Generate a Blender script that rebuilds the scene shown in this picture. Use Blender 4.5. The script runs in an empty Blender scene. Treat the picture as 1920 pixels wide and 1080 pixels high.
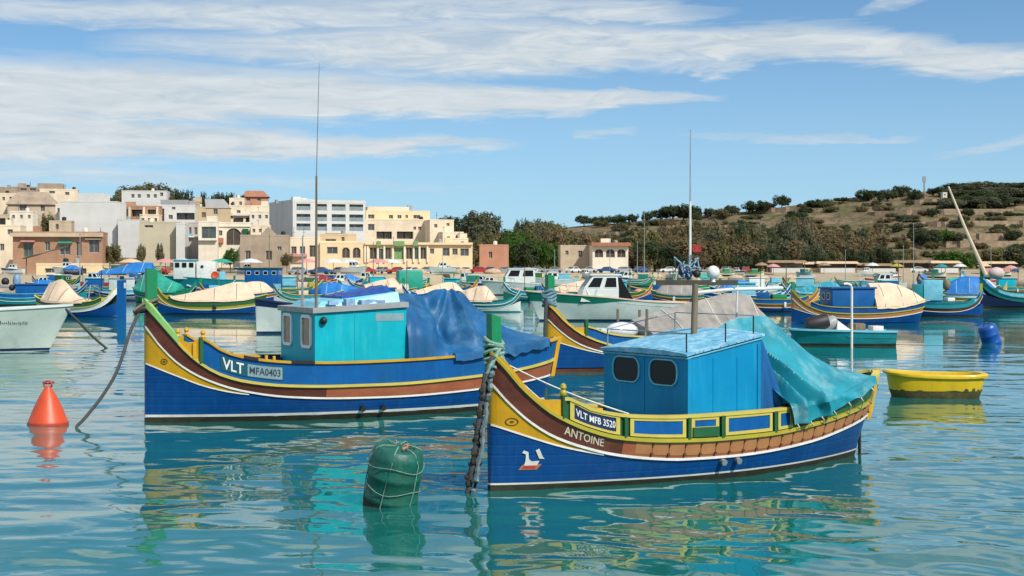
import bpy, bmesh, math, random
from mathutils import Vector, Matrix, noise as mnoise

# ------------------------------------------------------------------ camera, world, sun
SC = bpy.context.scene
COL = SC.collection
CAM_H = 3.0            # eye height above the water
FPX, HY = 2800.0, 498.0   # focal length in photo pixels, horizon row
cam = bpy.data.objects.new('camera', bpy.data.cameras.new('camera'))
COL.objects.link(cam)
cam.location = (0, 0, CAM_H)
cam.rotation_euler = (math.radians(90), 0, 0)
cam.data.sensor_width = 36
cam.data.lens = 36 * FPX / 1920
cam.data.shift_y = -(540 - HY) / 1920
cam.data.clip_end = 12000
SC.camera = cam
SUN_AZ, SUN_EL = math.radians(140), math.radians(43)   # clockwise from +Y (view direction)
sun = bpy.data.objects.new('sun', bpy.data.lights.new('sun', 'SUN'))
COL.objects.link(sun)
sd = Vector((math.sin(SUN_AZ) * math.cos(SUN_EL), math.cos(SUN_AZ) * math.cos(SUN_EL), math.sin(SUN_EL)))
sun.rotation_euler = sd.to_track_quat('Z', 'Y').to_euler()
sun.data.energy = 3.4
sun.data.angle = math.radians(0.53)
sun.data.color = (1.0, 0.95, 0.86)
vs = SC.view_settings
vs.view_transform = 'Standard'; vs.look = 'None'; vs.gamma = 1; vs.exposure = 0.42
vs.use_curve_mapping = False
SC.render.engine = 'CYCLES'
try:
    SC.cycles.use_denoising = True
    SC.cycles.max_bounces = 6
    SC.cycles.transparent_max_bounces = 6
    SC.cycles.caustics_reflective = False
except Exception:
    pass

def build_world():
    w = bpy.data.worlds.new('World'); SC.world = w; w.use_nodes = True
    nt = w.node_tree; N = nt.nodes; L = nt.links
    N.clear()
    def val(x):
        return x
    def M(op, a, b=None, c=None):
        n = N.new('ShaderNodeMath'); n.operation = op
        for i, v in enumerate((a, b, c)):
            if v is None: continue
            if isinstance(v, (int, float)): n.inputs[i].default_value = v
            else: L.new(v, n.inputs[i])
        return n.outputs[0]
    def curve(inp, pts):
        n = N.new('ShaderNodeFloatCurve')
        cu = n.mapping.curves[0]
        while len(cu.points) < len(pts): cu.points.new(0.5, 0.5)
        for p, (x, y) in zip(cu.points, sorted(pts)):
            p.location = (x, y); p.handle_type = 'AUTO_CLAMPED'
        n.mapping.update()
        L.new(inp, n.inputs['Value'])
        return n.outputs[0]
    def noise(vec, scale, detail=5, rough=.55, dist=0.):
        n = N.new('ShaderNodeTexNoise'); n.inputs['Scale'].default_value = scale
        n.inputs['Detail'].default_value = detail; n.inputs['Roughness'].default_value = rough
        n.inputs['Distortion'].default_value = dist
        L.new(vec, n.inputs['Vector']); return n.outputs[0]
    tc = N.new('ShaderNodeTexCoord')
    sep = N.new('ShaderNodeSeparateXYZ'); L.new(tc.outputs['Generated'], sep.inputs[0])
    X, Y, Z = sep.outputs
    az = M('ARCTAN2', X, Y)
    el = M('ARCSINE', Z)
    # azimuth and elevation normalised: U 0..1 over +-0.5 rad, V 0..1 over 0..0.25 rad
    U = M('ADD', M('MULTIPLY', az, 1.0), 0.5)
    V = M('MULTIPLY', el, 4.0)
    # cloud layer projected on a far flat ceiling for texture
    comb = N.new('ShaderNodeCombineXYZ')
    L.new(M('MULTIPLY', az, 7.0), comb.inputs[0]); L.new(M('MULTIPLY', el, 36.0), comb.inputs[1])
    n1 = noise(comb.outputs[0], 1.0, 7, .62, .5)
    comb2 = N.new('ShaderNodeCombineXYZ')
    L.new(M('MULTIPLY', az, 3.0), comb2.inputs[0]); L.new(M('MULTIPLY', el, 14.0), comb2.inputs[1]); comb2.inputs[2].default_value = 4.3
    n2 = noise(comb2.outputs[0], 1.0, 4, .5, .2)
    comb3 = N.new('ShaderNodeCombineXYZ')
    L.new(M('MULTIPLY', az, 20.0), comb3.inputs[0]); L.new(M('MULTIPLY', el, 120.0), comb3.inputs[1]); comb3.inputs[2].default_value = 9.1
    n3 = noise(comb3.outputs[0], 1.0, 6, .6, .8)
    Vw = M('ADD', V, M('MULTIPLY', M('SUBTRACT', n1, .5), .10))
    Vw = M('ADD', Vw, M('MULTIPLY', M('SUBTRACT', n3, .5), .055))
    def u(px): return math.atan((px - 960) / FPX) + .5
    def v(py): return math.atan((HY - py) / FPX) * 4.0
    def band(centre, width, strength):
        c = curve(U, [(u(x), v(y)) for x, y in centre])
        wd = curve(U, [(u(x), q / FPX * 4.0) for x, q in width])
        st = curve(U, [(u(x), s) for x, s in strength])
        d = M('DIVIDE', M('ABSOLUTE', M('SUBTRACT', Vw, c)), M('MAXIMUM', wd, .002))
        g = M('SUBTRACT', 1.25, d)
        g = M('MINIMUM', M('MAXIMUM', M('MULTIPLY', g, 1.35), 0.0), 1.0)
        return M('MULTIPLY', g, st)
    bands = [
        band([(-300, 196), (0, 192), (300, 184), (700, 185), (1000, 190), (1320, 188)],
             [(-300, 66), (0, 62), (300, 52), (700, 40), (1000, 23), (1320, 10)],
             [(-300, .95), (0, .95), (600, .95), (900, .9), (1200, .8), (1300, .5), (1370, 0)]),
        band([(-300, 270), (0, 262), (300, 265), (600, 274), (960, 268)],
             [(-300, 82), (0, 72), (250, 46), (600, 23), (960, 10)],
             [(-300, .9), (0, .9), (600, .85), (850, .6), (990, 0)]),
        band([(150, 100), (450, 95), (800, 92), (1150, 88), (1450, 88), (1650, 100), (1800, 128), (1920, 132), (2300, 120)],
             [(150, 14), (450, 30), (800, 52), (1150, 46), (1450, 34), (1650, 32), (1800, 32), (1920, 24), (2300, 30)],
             [(150, 0), (330, .45), (600, .7), (900, .85), (1500, .82), (1800, .85), (1920, .8), (2300, .7)]),
        band([(-300, 40), (0, 40), (400, 35), (800, 20), (1100, 18), (1330, 25)],
             [(-300, 28), (0, 26), (400, 34), (800, 36), (1100, 25), (1330, 12)],
             [(-300, .6), (0, .6), (300, .65), (800, .65), (1100, .68), (1300, .35), (1400, 0)]),
        band([(-300, 335), (0, 332), (400, 345), (700, 350), (1300, 352)], [(-300, 26), (0, 24), (400, 14), (1300, 10)],
             [(-300, .5), (0, .5), (400, .35), (800, .15), (1000, 0)]),
        band([(1250, 256), (1400, 259), (1720, 262)], [(1250, 5), (1450, 10), (1720, 6)],
             [(1250, 0), (1380, .28), (1600, .35), (1740, 0)]),
        band([(1270, 132), (1400, 130)], [(1270, 8), (1340, 13), (1400, 8)], [(1265, 0), (1300, .55), (1390, .5), (1420, 0)]),
        band([(1620, 38), (1690, 18), (1730, 18)], [(1620, 10), (1690, 22), (1730, 12)], [(1600, 0), (1640, .35), (1690, .5), (1740, 0)]),
        band([(1030, 216), (1070, 214), (1110, 214)], [(1030, 8), (1070, 12), (1110, 8)], [(1020, 0), (1050, .5), (1085, .5), (1120, 0)]),
        band([(1080, 250), (1180, 250)], [(1080, 7), (1180, 7)], [(1070, 0), (1110, .35), (1160, .3), (1200, 0)]),
        band([(1750, 300), (1920, 275), (2200, 260)], [(1750, 8), (1920, 12), (2200, 14)], [(1730, 0), (1850, .3), (2200, .4)]),
    ]
    dens = bands[0]
    for b in bands[1:]:
        dens = M('MAXIMUM', dens, b)
    # the same broken streaks go on over the rest of the dome
    high = M('MULTIPLY', M('MINIMUM', M('MAXIMUM', M('MULTIPLY', M('SUBTRACT', n2, .36), 4.0), 0), 1), .92)
    front = M('MULTIPLY', curve(U, [(0, 0), (.06, 0), (.14, 1), (.86, 1), (.94, 0), (1, 0)]),
              M('SUBTRACT', 1.0, M('MINIMUM', M('MAXIMUM', M('MULTIPLY', M('SUBTRACT', V, .72), 6.0), 0), 1)))
    front = M('MULTIPLY', front, M('MINIMUM', M('MAXIMUM', M('MULTIPLY', Y, 50.0), 0), 1))
    up = M('MINIMUM', M('MAXIMUM', M('MULTIPLY', Z, 30.0), 0), 1)
    dens = M('ADD', M('MULTIPLY', dens, front), M('MULTIPLY', M('MULTIPLY', high, M('SUBTRACT', 1.0, front)), up))
    wisp = M('ADD', M('ADD', .86, M('MULTIPLY', n1, .55)), M('MULTIPLY', M('SUBTRACT', n3, .5), 1.5))
    dens = M('MINIMUM', M('MAXIMUM', M('MULTIPLY', dens, wisp), 0), .97)
    sky = N.new('ShaderNodeTexSky'); sky.sky_type = 'NISHITA'; sky.sun_disc = False
    sky.sun_elevation = SUN_EL; sky.sun_rotation = SUN_AZ
    sky.air_density = 1.0; sky.dust_density = 0.35; sky.ozone_density = 2.6
    # clear, washed air: the deep blue starts low over the horizon
    cv = N.new('ShaderNodeCombineXYZ')
    L.new(X, cv.inputs[0]); L.new(Y, cv.inputs[1]); L.new(M('ADD', M('MULTIPLY', M('MAXIMUM', Z, 0.0), 2.2), .05), cv.inputs[2])
    nrm = N.new('ShaderNodeVectorMath'); nrm.operation = 'NORMALIZE'; L.new(cv.outputs[0], nrm.inputs[0])
    L.new(nrm.outputs[0], sky.inputs[0])
    tint = N.new('ShaderNodeMix'); tint.data_type = 'RGBA'; tint.blend_type = 'MULTIPLY'; tint.inputs[0].default_value = 1
    L.new(sky.outputs[0], tint.inputs[6]); tint.inputs[7].default_value = (.70, .90, .91, 1)
    # thin milky haze low in the sky, all round
    veil = N.new('ShaderNodeMix'); veil.data_type = 'RGBA'
    L.new(M('MULTIPLY', M('POWER', M('MAXIMUM', M('SUBTRACT', 1.0, M('MULTIPLY', M('MAXIMUM', el, 0.0), 5.2)), 0.0), 1.3), .85), veil.inputs[0])
    L.new(tint.outputs[2], veil.inputs[6]); veil.inputs[7].default_value = (1.95, 2.92, 3.45, 1)
    mix = N.new('ShaderNodeMix'); mix.data_type = 'RGBA'
    L.new(dens, mix.inputs[0]); L.new(veil.outputs[2], mix.inputs[6])
    ccol = N.new('ShaderNodeMix'); ccol.data_type = 'RGBA'
    L.new(M('MINIMUM', M('MAXIMUM', M('MULTIPLY', M('SUBTRACT', n3, .3), 2.2), 0), 1), ccol.inputs[0])
    ccol.inputs[6].default_value = (2.85, 3.25, 3.55, 1); ccol.inputs[7].default_value = (3.95, 4.2, 4.3, 1)
    L.new(ccol.outputs[2], mix.inputs[7])
    bg = N.new('ShaderNodeBackground'); bg.inputs[1].default_value = 0.145
    out = N.new('ShaderNodeOutputWorld')
    L.new(mix.outputs[2], bg.inputs[0]); L.new(bg.outputs[0], out.inputs[0])
build_world()

# ------------------------------------------------------------------ helpers
def lin(r, g, b):
    f = lambda c: (c / 255 / 12.92) if c <= 10 else ((c / 255 + .055) / 1.055) ** 2.4
    return (f(r), f(g), f(b))
_mats = {}
def mat(name, rgb, rough=.5, var=.18, scale=3.0, bump=0., bscale=30., spec=.5, metal=0., streak=None, streak_amt=.35, dirt=None, dirt_amt=.0, dscale=1.5, trans=0., stretch=None, seams=0.):
    """painted or raw surface: base colour broken by two noises, optional second (dirt) colour, fine relief"""
    if name in _mats: return _mats[name]
    m = bpy.data.materials.new(name); m.use_nodes = True
    nt = m.node_tree; N = nt.nodes; L = nt.links
    b = N['Principled BSDF']
    b.inputs['Roughness'].default_value = rough
    b.inputs['Specular IOR Level'].default_value = spec
    b.inputs['Metallic'].default_value = metal
    if trans: b.inputs['Transmission Weight'].default_value = trans
    tc = N.new('ShaderNodeTexCoord')
    src = tc.outputs['Object']
    if stretch:
        mp = N.new('ShaderNodeMapping'); mp.inputs['Scale'].default_value = stretch
        L.new(src, mp.inputs['Vector']); src = mp.outputs[0]
    n = N.new('ShaderNodeTexNoise'); n.inputs['Scale'].default_value = scale; n.inputs['Detail'].default_value = 6
    n.inputs['Roughness'].default_value = .65
    L.new(src, n.inputs['Vector'])
    mr = N.new('ShaderNodeMapRange'); mr.inputs[1].default_value = .3; mr.inputs[2].default_value = .7
    mr.inputs[3].default_value = 1 - var; mr.inputs[4].default_value = 1 + var
    L.new(n.outputs[0], mr.inputs[0])
    mul = N.new('ShaderNodeMix'); mul.data_type = 'RGBA'; mul.blend_type = 'MULTIPLY'; mul.inputs[0].default_value = 1
    mul.inputs[6].default_value = (*rgb, 1); L.new(mr.outputs[0], mul.inputs[7])
    col = mul.outputs[2]
    if dirt:
        n2 = N.new('ShaderNodeTexNoise'); n2.inputs['Scale'].default_value = dscale; n2.inputs['Detail'].default_value = 8
        n2.inputs['Roughness'].default_value = .7
        L.new(src, n2.inputs['Vector'])
        r2 = N.new('ShaderNodeMapRange'); r2.inputs[1].default_value = .5; r2.inputs[2].default_value = .72
        r2.inputs[4].default_value = dirt_amt
        L.new(n2.outputs[0], r2.inputs[0])
        mx = N.new('ShaderNodeMix'); mx.data_type = 'RGBA'
        L.new(r2.outputs[0], mx.inputs[0]); L.new(col, mx.inputs[6]); mx.inputs[7].default_value = (*dirt, 1)
        col = mx.outputs[2]
    if streak:
        mp2 = N.new('ShaderNodeMapping'); mp2.inputs['Scale'].default_value = (7, 7, .55)
        L.new(tc.outputs['Object'], mp2.inputs['Vector'])
        n4 = N.new('ShaderNodeTexNoise'); n4.inputs['Scale'].default_value = 1.6; n4.inputs['Detail'].default_value = 5; n4.inputs['Roughness'].default_value = .7
        L.new(mp2.outputs[0], n4.inputs['Vector'])
        r4 = N.new('ShaderNodeMapRange'); r4.inputs[1].default_value = .52; r4.inputs[2].default_value = .74; r4.inputs[4].default_value = streak_amt
        L.new(n4.outputs[0], r4.inputs[0])
        m4 = N.new('ShaderNodeMix'); m4.data_type = 'RGBA'
        L.new(r4.outputs[0], m4.inputs[0]); L.new(col, m4.inputs[6]); m4.inputs[7].default_value = (*streak, 1)
        col = m4.outputs[2]
    L.new(col, b.inputs['Base Color'])
    if bump:
        n3 = N.new('ShaderNodeTexNoise'); n3.inputs['Scale'].default_value = bscale; n3.inputs['Detail'].default_value = 4
        L.new(src, n3.inputs['Vector'])
        bp = N.new('ShaderNodeBump'); bp.inputs['Strength'].default_value = bump; bp.inputs['Distance'].default_value = .02
        L.new(n3.outputs[0], bp.inputs['Height']); L.new(bp.outputs[0], b.inputs['Normal'])
        if seams:      # caulked seams between the strakes
            wv = N.new('ShaderNodeTexWave'); wv.wave_type = 'BANDS'; wv.bands_direction = 'Z'; wv.inputs['Scale'].default_value = seams
            wv.inputs['Distortion'].default_value = .25; wv.inputs['Detail'].default_value = 1
            L.new(tc.outputs['Object'], wv.inputs['Vector'])
            pw = N.new('ShaderNodeMath'); pw.operation = 'POWER'; L.new(wv.outputs['Fac'], pw.inputs[0]); pw.inputs[1].default_value = 14
            b2 = N.new('ShaderNodeBump'); b2.invert = True; b2.inputs['Strength'].default_value = .22; b2.inputs['Distance'].default_value = .012
            L.new(pw.outputs[0], b2.inputs['Height']); L.new(bp.outputs[0], b2.inputs['Normal']); L.new(b2.outputs[0], b.inputs['Normal'])
    _mats[name] = m
    return m

class MB:
    """collects polygons for one part"""
    def __init__(s): s.v = []; s.f = []
    def add(s, verts, faces):
        o = len(s.v); s.v += [tuple(p) for p in verts]; s.f += [tuple(i + o for i in f) for f in faces]
    def box(s, c, size, rz=0., ry=0., bev=0.):
        hx, hy, hz = (q / 2 for q in size)
        R = Matrix.Rotation(rz, 3, 'Z') @ Matrix.Rotation(ry, 3, 'Y')
        c = Vector(c)
        if bev:
            bm = bmesh.new(); bmesh.ops.create_cube(bm, size=1)
            bmesh.ops.scale(bm, vec=size, verts=bm.verts)
            bmesh.ops.bevel(bm, geom=bm.edges[:], offset=bev, segments=2, profile=.6, affect='EDGES')
            bm.verts.index_update()
            s.add([c + R @ v.co for v in bm.verts], [[v.index for v in f.verts] for f in bm.faces]); bm.free(); return
        vs_ = [c + R @ Vector((x, y, z)) for x in (-hx, hx) for y in (-hy, hy) for z in (-hz, hz)]
        s.add(vs_, [(0, 1, 3, 2), (4, 6, 7, 5), (0, 4, 5, 1), (2, 3, 7, 6), (0, 2, 6, 4), (1, 5, 7, 3)])
    def hexa(s, p):      # 8 corners: bottom loop 4, top loop 4
        s.add(p, [(3, 2, 1, 0), (4, 5, 6, 7), (0, 1, 5, 4), (1, 2, 6, 5), (2, 3, 7, 6), (3, 0, 4, 7)])
    def grid(s, rows, closed=False):
        n = len(rows[0]); vs_ = [p for r in rows for p in r]; fs = []
        for i in range(len(rows) - 1):
            for j in range(n if closed else n - 1):
                k = (j + 1) % n
                fs.append((i * n + j, i * n + k, (i + 1) * n + k, (i + 1) * n + j))
        s.add(vs_, fs)
    def tube(s, pts, r, n=6, cap=True):
        pts = [Vector(p) for p in pts]; rows = []
        rr = r if isinstance(r, (list, tuple)) else [r] * len(pts)
        up = Vector((0, 0, 1))
        for i, p in enumerate(pts):
            t = (pts[min(i + 1, len(pts) - 1)] - pts[max(i - 1, 0)])
            if t.length < 1e-9: t = Vector((0, 0, 1))
            t.normalize()
            a = t.cross(up) if abs(t.z) < .95 else t.cross(Vector((1, 0, 0)))
            a.normalize(); b = t.cross(a)
            rows.append([p + rr[i] * (math.cos(q) * a + math.sin(q) * b) for q in (2 * math.pi * k / n for k in range(n))])
        o = len(s.v); s.grid(rows, True)
        if cap:
            s.f.append(tuple(o + k for k in range(n))[::-1]); m_ = o + (len(rows) - 1) * n
            s.f.append(tuple(m_ + k for k in range(n)))
    def lathe(s, prof, n=20, M_=None):
        rows = []
        for r, z in prof:
            row = [Vector((r * math.cos(2 * math.pi * k / n), r * math.sin(2 * math.pi * k / n), z)) for k in range(n)]
            rows.append([M_ @ p for p in row] if M_ else row)
        o = len(s.v); s.grid(rows, True)
        s.f.append(tuple(o + k for k in range(n))[::-1]); m_ = o + (len(rows) - 1) * n
        s.f.append(tuple(m_ + k for k in range(n)))
    def poly(s, pts): s.add(pts, [tuple(range(len(pts)))])
    def sphere(s, c, r, n=12, m_=8, sq=(1, 1, 1)):
        rows = [[Vector((c[0] + sq[0] * r * math.sin(a) * math.cos(2 * math.pi * k / n), c[1] + sq[1] * r * math.sin(a) * math.sin(2 * math.pi * k / n), c[2] + sq[2] * r * math.cos(a)))
                 for k in range(n)] for a in (math.pi * (.02 + .96 * i / m_) for i in range(m_ + 1))]
        s.grid(rows, True)
    def data(s, name, m, smooth=False):
        me = bpy.data.meshes.new(name); me.from_pydata(s.v, [], s.f); me.materials.append(m)
        bm = bmesh.new(); bm.from_mesh(me)
        bmesh.ops.recalc_face_normals(bm, faces=bm.faces)
        bm.to_mesh(me); bm.free()
        if smooth:
            me.polygons.foreach_set('use_smooth', [True] * len(me.polygons))
            try: me.set_sharp_from_angle(angle=math.radians(38))
            except Exception: pass
        me.update(); return me
    def build(s, name, m, parent=None, smooth=False, label=None):
        o = bpy.data.objects.new(name, s.data(name, m, smooth)); COL.objects.link(o)
        if parent: o.parent = parent
        if label: o['label'] = label
        return o

def tag(o, label=None, cat=None, group=None, kind=None):
    for k, v_ in (('label', label), ('category', cat), ('group', group), ('kind', kind)):
        if v_: o[k] = v_
    return o
def thing(name, label, cat, loc=(0, 0, 0), rz=0., group=None):
    o = bpy.data.objects.new(name, None); COL.objects.link(o)
    o.location = loc; o.rotation_euler = (0, 0, rz); o.empty_display_size = .3
    return tag(o, label, cat, group)
def copy_tree(o, parent=None):
    c = o.copy(); COL.objects.link(c)
    if parent: c.parent = parent
    for ch in list(o.children): copy_tree(ch, c)
    return c
def sm(a, b, x):
    t = min(1, max(0, (x - a) / (b - a))); return t * t * (3 - 2 * t)
def lerp(a, b, t): return a + (b - a) * t
def pchip(pts):
    xs = [p[0] for p in pts]; ys = [p[1] for p in pts]; n = len(xs)
    if n == 1: return lambda x: ys[0]
    h = [xs[i + 1] - xs[i] for i in range(n - 1)]; d = [(ys[i + 1] - ys[i]) / h[i] for i in range(n - 1)]
    m_ = [0.] * n; m_[0] = d[0]; m_[-1] = d[-1]
    for i in range(1, n - 1):
        if d[i - 1] * d[i] > 0:
            w1 = 2 * h[i] + h[i - 1]; w2 = h[i] + 2 * h[i - 1]; m_[i] = (w1 + w2) / (w1 / d[i - 1] + w2 / d[i])
    def f(x):
        if x <= xs[0]: return ys[0]
        if x >= xs[-1]: return ys[-1]
        i = max(k for k in range(n - 1) if xs[k] <= x); t = (x - xs[i]) / h[i]
        return ys[i] * (1 + 2 * t) * (1 - t) ** 2 + h[i] * m_[i] * t * (1 - t) ** 2 + ys[i + 1] * t * t * (3 - 2 * t) + h[i] * m_[i + 1] * t * t * (t - 1)
    return f
def at(px, py, d):      # the place a photo point shows when it lies d metres away
    return Vector(((px - 960) / FPX * d, d, CAM_H - (py - HY) / FPX * d))
def on_water(px, d): return Vector(((px - 960) / FPX * d, d, 0))

# ------------------------------------------------------------------ water
def water_material():
    m = bpy.data.materials.new('harbour_water'); m.use_nodes = True
    nt = m.node_tree; N = nt.nodes; L = nt.links
    b = N['Principled BSDF']
    b.inputs['Base Color'].default_value = (.004, .125, .135, 1)
    b.inputs['Roughness'].default_value = .035
    b.inputs['IOR'].default_value = 1.72
    tc = N.new('ShaderNodeTexCoord')
    n0 = N.new('ShaderNodeTexNoise'); n0.inputs['Scale'].default_value = .16; n0.inputs['Detail'].default_value = 3
    L.new(tc.outputs['Object'], n0.inputs['Vector'])
    cr = N.new('ShaderNodeMix'); cr.data_type = 'RGBA'
    L.new(n0.outputs[0], cr.inputs[0])
    cr.inputs[6].default_value = (.004, .082, .074, 1); cr.inputs[7].default_value = (.012, .180, .158, 1)
    L.new(cr.outputs[2], b.inputs['Base Color'])
    prev = None
    for sc, dist, stren in ((1.6, .030, .10), (5.5, .008, .12)):
        mp = N.new('ShaderNodeMapping'); mp.inputs['Scale'].default_value = (.75, 1.25, 1); mp.inputs['Rotation'].default_value = (0, 0, .3 + sc)
        L.new(tc.outputs['Object'], mp.inputs['Vector'])
        n = N.new('ShaderNodeTexNoise'); n.inputs['Scale'].default_value = sc; n.inputs['Detail'].default_value = 2.0
        n.inputs['Distortion'].default_value = .6
        L.new(mp.outputs[0], n.inputs['Vector'])
        bp = N.new('ShaderNodeBump'); bp.inputs['Strength'].default_value = stren; bp.inputs['Distance'].default_value = dist
        L.new(n.outputs[0], bp.inputs['Height'])
        if prev: L.new(prev, bp.inputs['Normal'])
        prev = bp.outputs[0]
    L.new(prev, b.inputs['Normal'])
    return m

def build_water():
    import numpy as np
    rng = np.random.default_rng(5)
    # angles: fine where the harbour lies, coarse all round the rest
    a = np.concatenate([np.linspace(-math.pi, -.50, 40, endpoint=False), np.linspace(-.50, .50, 620), np.linspace(.50, math.pi, 41)[1:]])
    r = [3.0]
    while r[-1] < 8: r.append(r[-1] * 1.05)
    while r[-1] < 60: r.append(r[-1] + max(.035, r[-1] * .0042))
    while r[-1] < 400: r.append(r[-1] * 1.016)
    while r[-1] < 9000: r.append(r[-1] * 1.35)
    r = np.array(r)
    A, R = np.meshgrid(a, r)
    X = R * np.sin(A); Y = R * np.cos(A); Zw = np.zeros_like(X)
    cell = np.gradient(r)[:, None] * np.ones_like(A)
    cell = np.maximum(cell, R * np.gradient(a)[None, :] * .55)
    for lam0, lam1, n, slope in ((.26, .5, 28, .015), (.5, .9, 28, .022), (.9, 2.0, 22, .024), (2.0, 6.0, 10, .016)):
        for i in range(n):
            lam = math.exp(rng.uniform(math.log(lam0), math.log(lam1)))
            th = math.radians(250) + rng.normal(0, .55)
            k = 2 * math.pi / lam
            amp = slope / k / math.sqrt(n) * 1.41
            f = np.clip((lam / np.maximum(cell, 1e-6) - 2.6) / 3.0, 0, 1)
            ph = k * (X * math.cos(th) + Y * math.sin(th)) + rng.uniform(0, 6.28)
            Zw += f * amp * np.sin(ph + .35 * np.sin(ph * .31 + i))
    # gusts: calm and ruffled patches
    g = .80 + .50 * np.sin(X * .11 + .4 * np.sin(Y * .07)) * np.sin(Y * .06 + 1.3 + .5 * np.sin(X * .05))
    Zw *= np.clip(g, .30, 1.30)
    nr, na = X.shape
    co = np.stack([X, Y, Zw], -1).reshape(-1, 3)
    i = np.arange(nr - 1)[:, None] * na + np.arange(na - 1)[None, :]
    q = np.stack([i, i + na, i + na + 1, i + 1], -1).reshape(-1, 4)
    me = bpy.data.meshes.new('water')
    me.vertices.add(len(co)); me.vertices.foreach_set('co', co.ravel())
    me.loops.add(q.size); me.loops.foreach_set('vertex_index', q.ravel())
    me.polygons.add(len(q)); me.polygons.foreach_set('loop_start', np.arange(0, q.size, 4)); 
    me.polygons.foreach_set('use_smooth', np.ones(len(q), dtype=bool))
    me.update(calc_edges=True); me.validate()
    me.materials.append(water_material())
    o = bpy.data.objects.new('water', me); COL.objects.link(o); o['kind'] = 'structure'
    if me.polygons[len(q) // 2].normal.z < 0: me.flip_normals()
build_water()

# ------------------------------------------------------------------ land
sky_line = pchip([(-900, 380), (-200, 366), (0, 364), (300, 376), (500, 392), (700, 420), (850, 436), (1000, 433), (1100, 422), (1200, 414), (1300, 406), (1400, 396), (1500, 382), (1600, 371), (1700, 360), (1800, 355), (1920, 352), (2300, 345), (2900, 380)])
foot_d = pchip([(-500, 330), (600, 345), (900, 400), (1100, 440), (2400, 430)])
shore_d = pchip([(-900, 255), (560, 258), (820, 290), (1020, 312), (1200, 330), (2800, 345)])
RIDGE = 640.
def slope_h(px, y, x):
    """the hillside before it is cut into terraces"""
    fd = foot_d(px); t = (y - fd) / (RIDGE - fd); zr = CAM_H + (HY - sky_line(px)) / FPX * RIDGE
    return 1.3 + (zr - 1.3) * max(0, min(1, t)) ** 1.1 + 1.6 * mnoise.noise((x * .012, y * .02, 3.)) + .5 * mnoise.noise((x * .05, y * .06, 7.))
def ground(x, y):
    px = max(-1200, min(3200, 960 + FPX * x / max(y, 1)))
    sd_ = shore_d(px); fd = foot_d(px)
    zr = CAM_H + (HY - sky_line(px)) / FPX * RIDGE
    flat = 1.3
    if px < 1000: z = lerp(-1.6, flat, sm(sd_ - .6, sd_ + 1.2, y))
    else: z = lerp(-1.6, flat, min(1, max(0, (y - sd_ + 14) / 34)))
    if y > fd:
        t = (y - fd) / (RIDGE - fd)
        if t <= 1: h = flat + (zr - flat) * (t ** 1.1)
        else: h = zr - (y - RIDGE) * .06
        w = sm(1080, 1350, px)
        hn = h + 1.6 * mnoise.noise((x * .012, y * .02, 3.)) + .5 * mnoise.noise((x * .05, y * .06, 7.))
        st = 2.7
        k = hn / st; fr = k - math.floor(k)
        terr = st * (math.floor(k) + sm(.62, .98, fr))
        h = lerp(h + .7 * mnoise.noise((x * .03, y * .03, 1.)), lerp(hn, terr, .85), w * min(1, t * 8) * (1 - sm(.97, 1.0, t)))
        z = h
    return z
def land_material():
    m = bpy.data.materials.new('dry_hillside'); m.use_nodes = True
    nt = m.node_tree; N = nt.nodes; L = nt.links; b = N['Principled BSDF']; b.inputs['Roughness'].default_value = .95
    b.inputs['Specular IOR Level'].default_value = .1
    geo = N.new('ShaderNodeNewGeometry')
    def noise(scale, vec=(1, 1, 1), det=6, rough=.6):
        mp = N.new('ShaderNodeMapping'); mp.inputs['Scale'].default_value = vec
        L.new(geo.outputs['Position'], mp.inputs['Vector'])
        n = N.new('ShaderNodeTexNoise'); n.inputs['Scale'].default_value = scale; n.inputs['Detail'].default_value = det
        n.inputs['Roughness'].default_value = rough; L.new(mp.outputs[0], n.inputs['Vector']); return n.outputs[0]
    def rng(inp, a, bb, c=0., d=1.):
        r = N.new('ShaderNodeMapRange'); r.inputs[1].default_value = a; r.inputs[2].default_value = bb
        r.inputs[3].default_value = c; r.inputs[4].default_value = d; L.new(inp, r.inputs[0]); return r.outputs[0]
    def mix(f, a, bb):
        n = N.new('ShaderNodeMix'); n.data_type = 'RGBA'; L.new(f, n.inputs[0])
        for i, v_ in ((6, a), (7, bb)):
            if isinstance(v_, tuple): n.inputs[i].default_value = (*v_, 1)
            else: L.new(v_, n.inputs[i])
        return n.outputs[2]
    c = mix(rng(noise(.02, (1, 1, 14)), .38, .62), (.180, .125, .082), (.120, .112, .052))
    c = mix(rng(noise(.06, (1, 1, 8)), .45, .62), c, (.26, .175, .115))
    c = mix(rng(noise(.25, (1, 1, 1), 8, .7), .44, .60), c, (.075, .072, .034))
    sep = N.new('ShaderNodeSeparateXYZ'); L.new(geo.outputs['Normal'], sep.inputs[0])
    c = mix(rng(sep.outputs[2], .93, .80), c, (.26, .19, .125))
    sp = N.new('ShaderNodeSeparateXYZ'); L.new(geo.outputs['Position'], sp.inputs[0])
    sand = mix(rng(noise(.3), .35, .65), (.42, .33, .22), (.34, .28, .20))
    c = mix(rng(sp.outputs[2], 1.5, 2.1), sand, c)
    L.new(c, b.inputs['Base Color'])
    return m
def build_land():
    us = [-.95 + 1.9 * i / 420 for i in range(421)]
    ds = []
    d = 236.
    while d < 345: ds.append(d); d += 2.2
    while d < 660: ds.append(d); d += 1.7
    while d < 5000: ds.append(d); d *= 1.09
    mb = MB(); mb.grid([[(u * d, d, ground(u * d, d) if d < 1400 else max(-40, ground(u * d, 1400) - (d - 1400) * .05)) for u in us] for d in ds])
    o = mb.build('ground', land_material(), None, True); o['kind'] = 'structure'
build_land()

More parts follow.
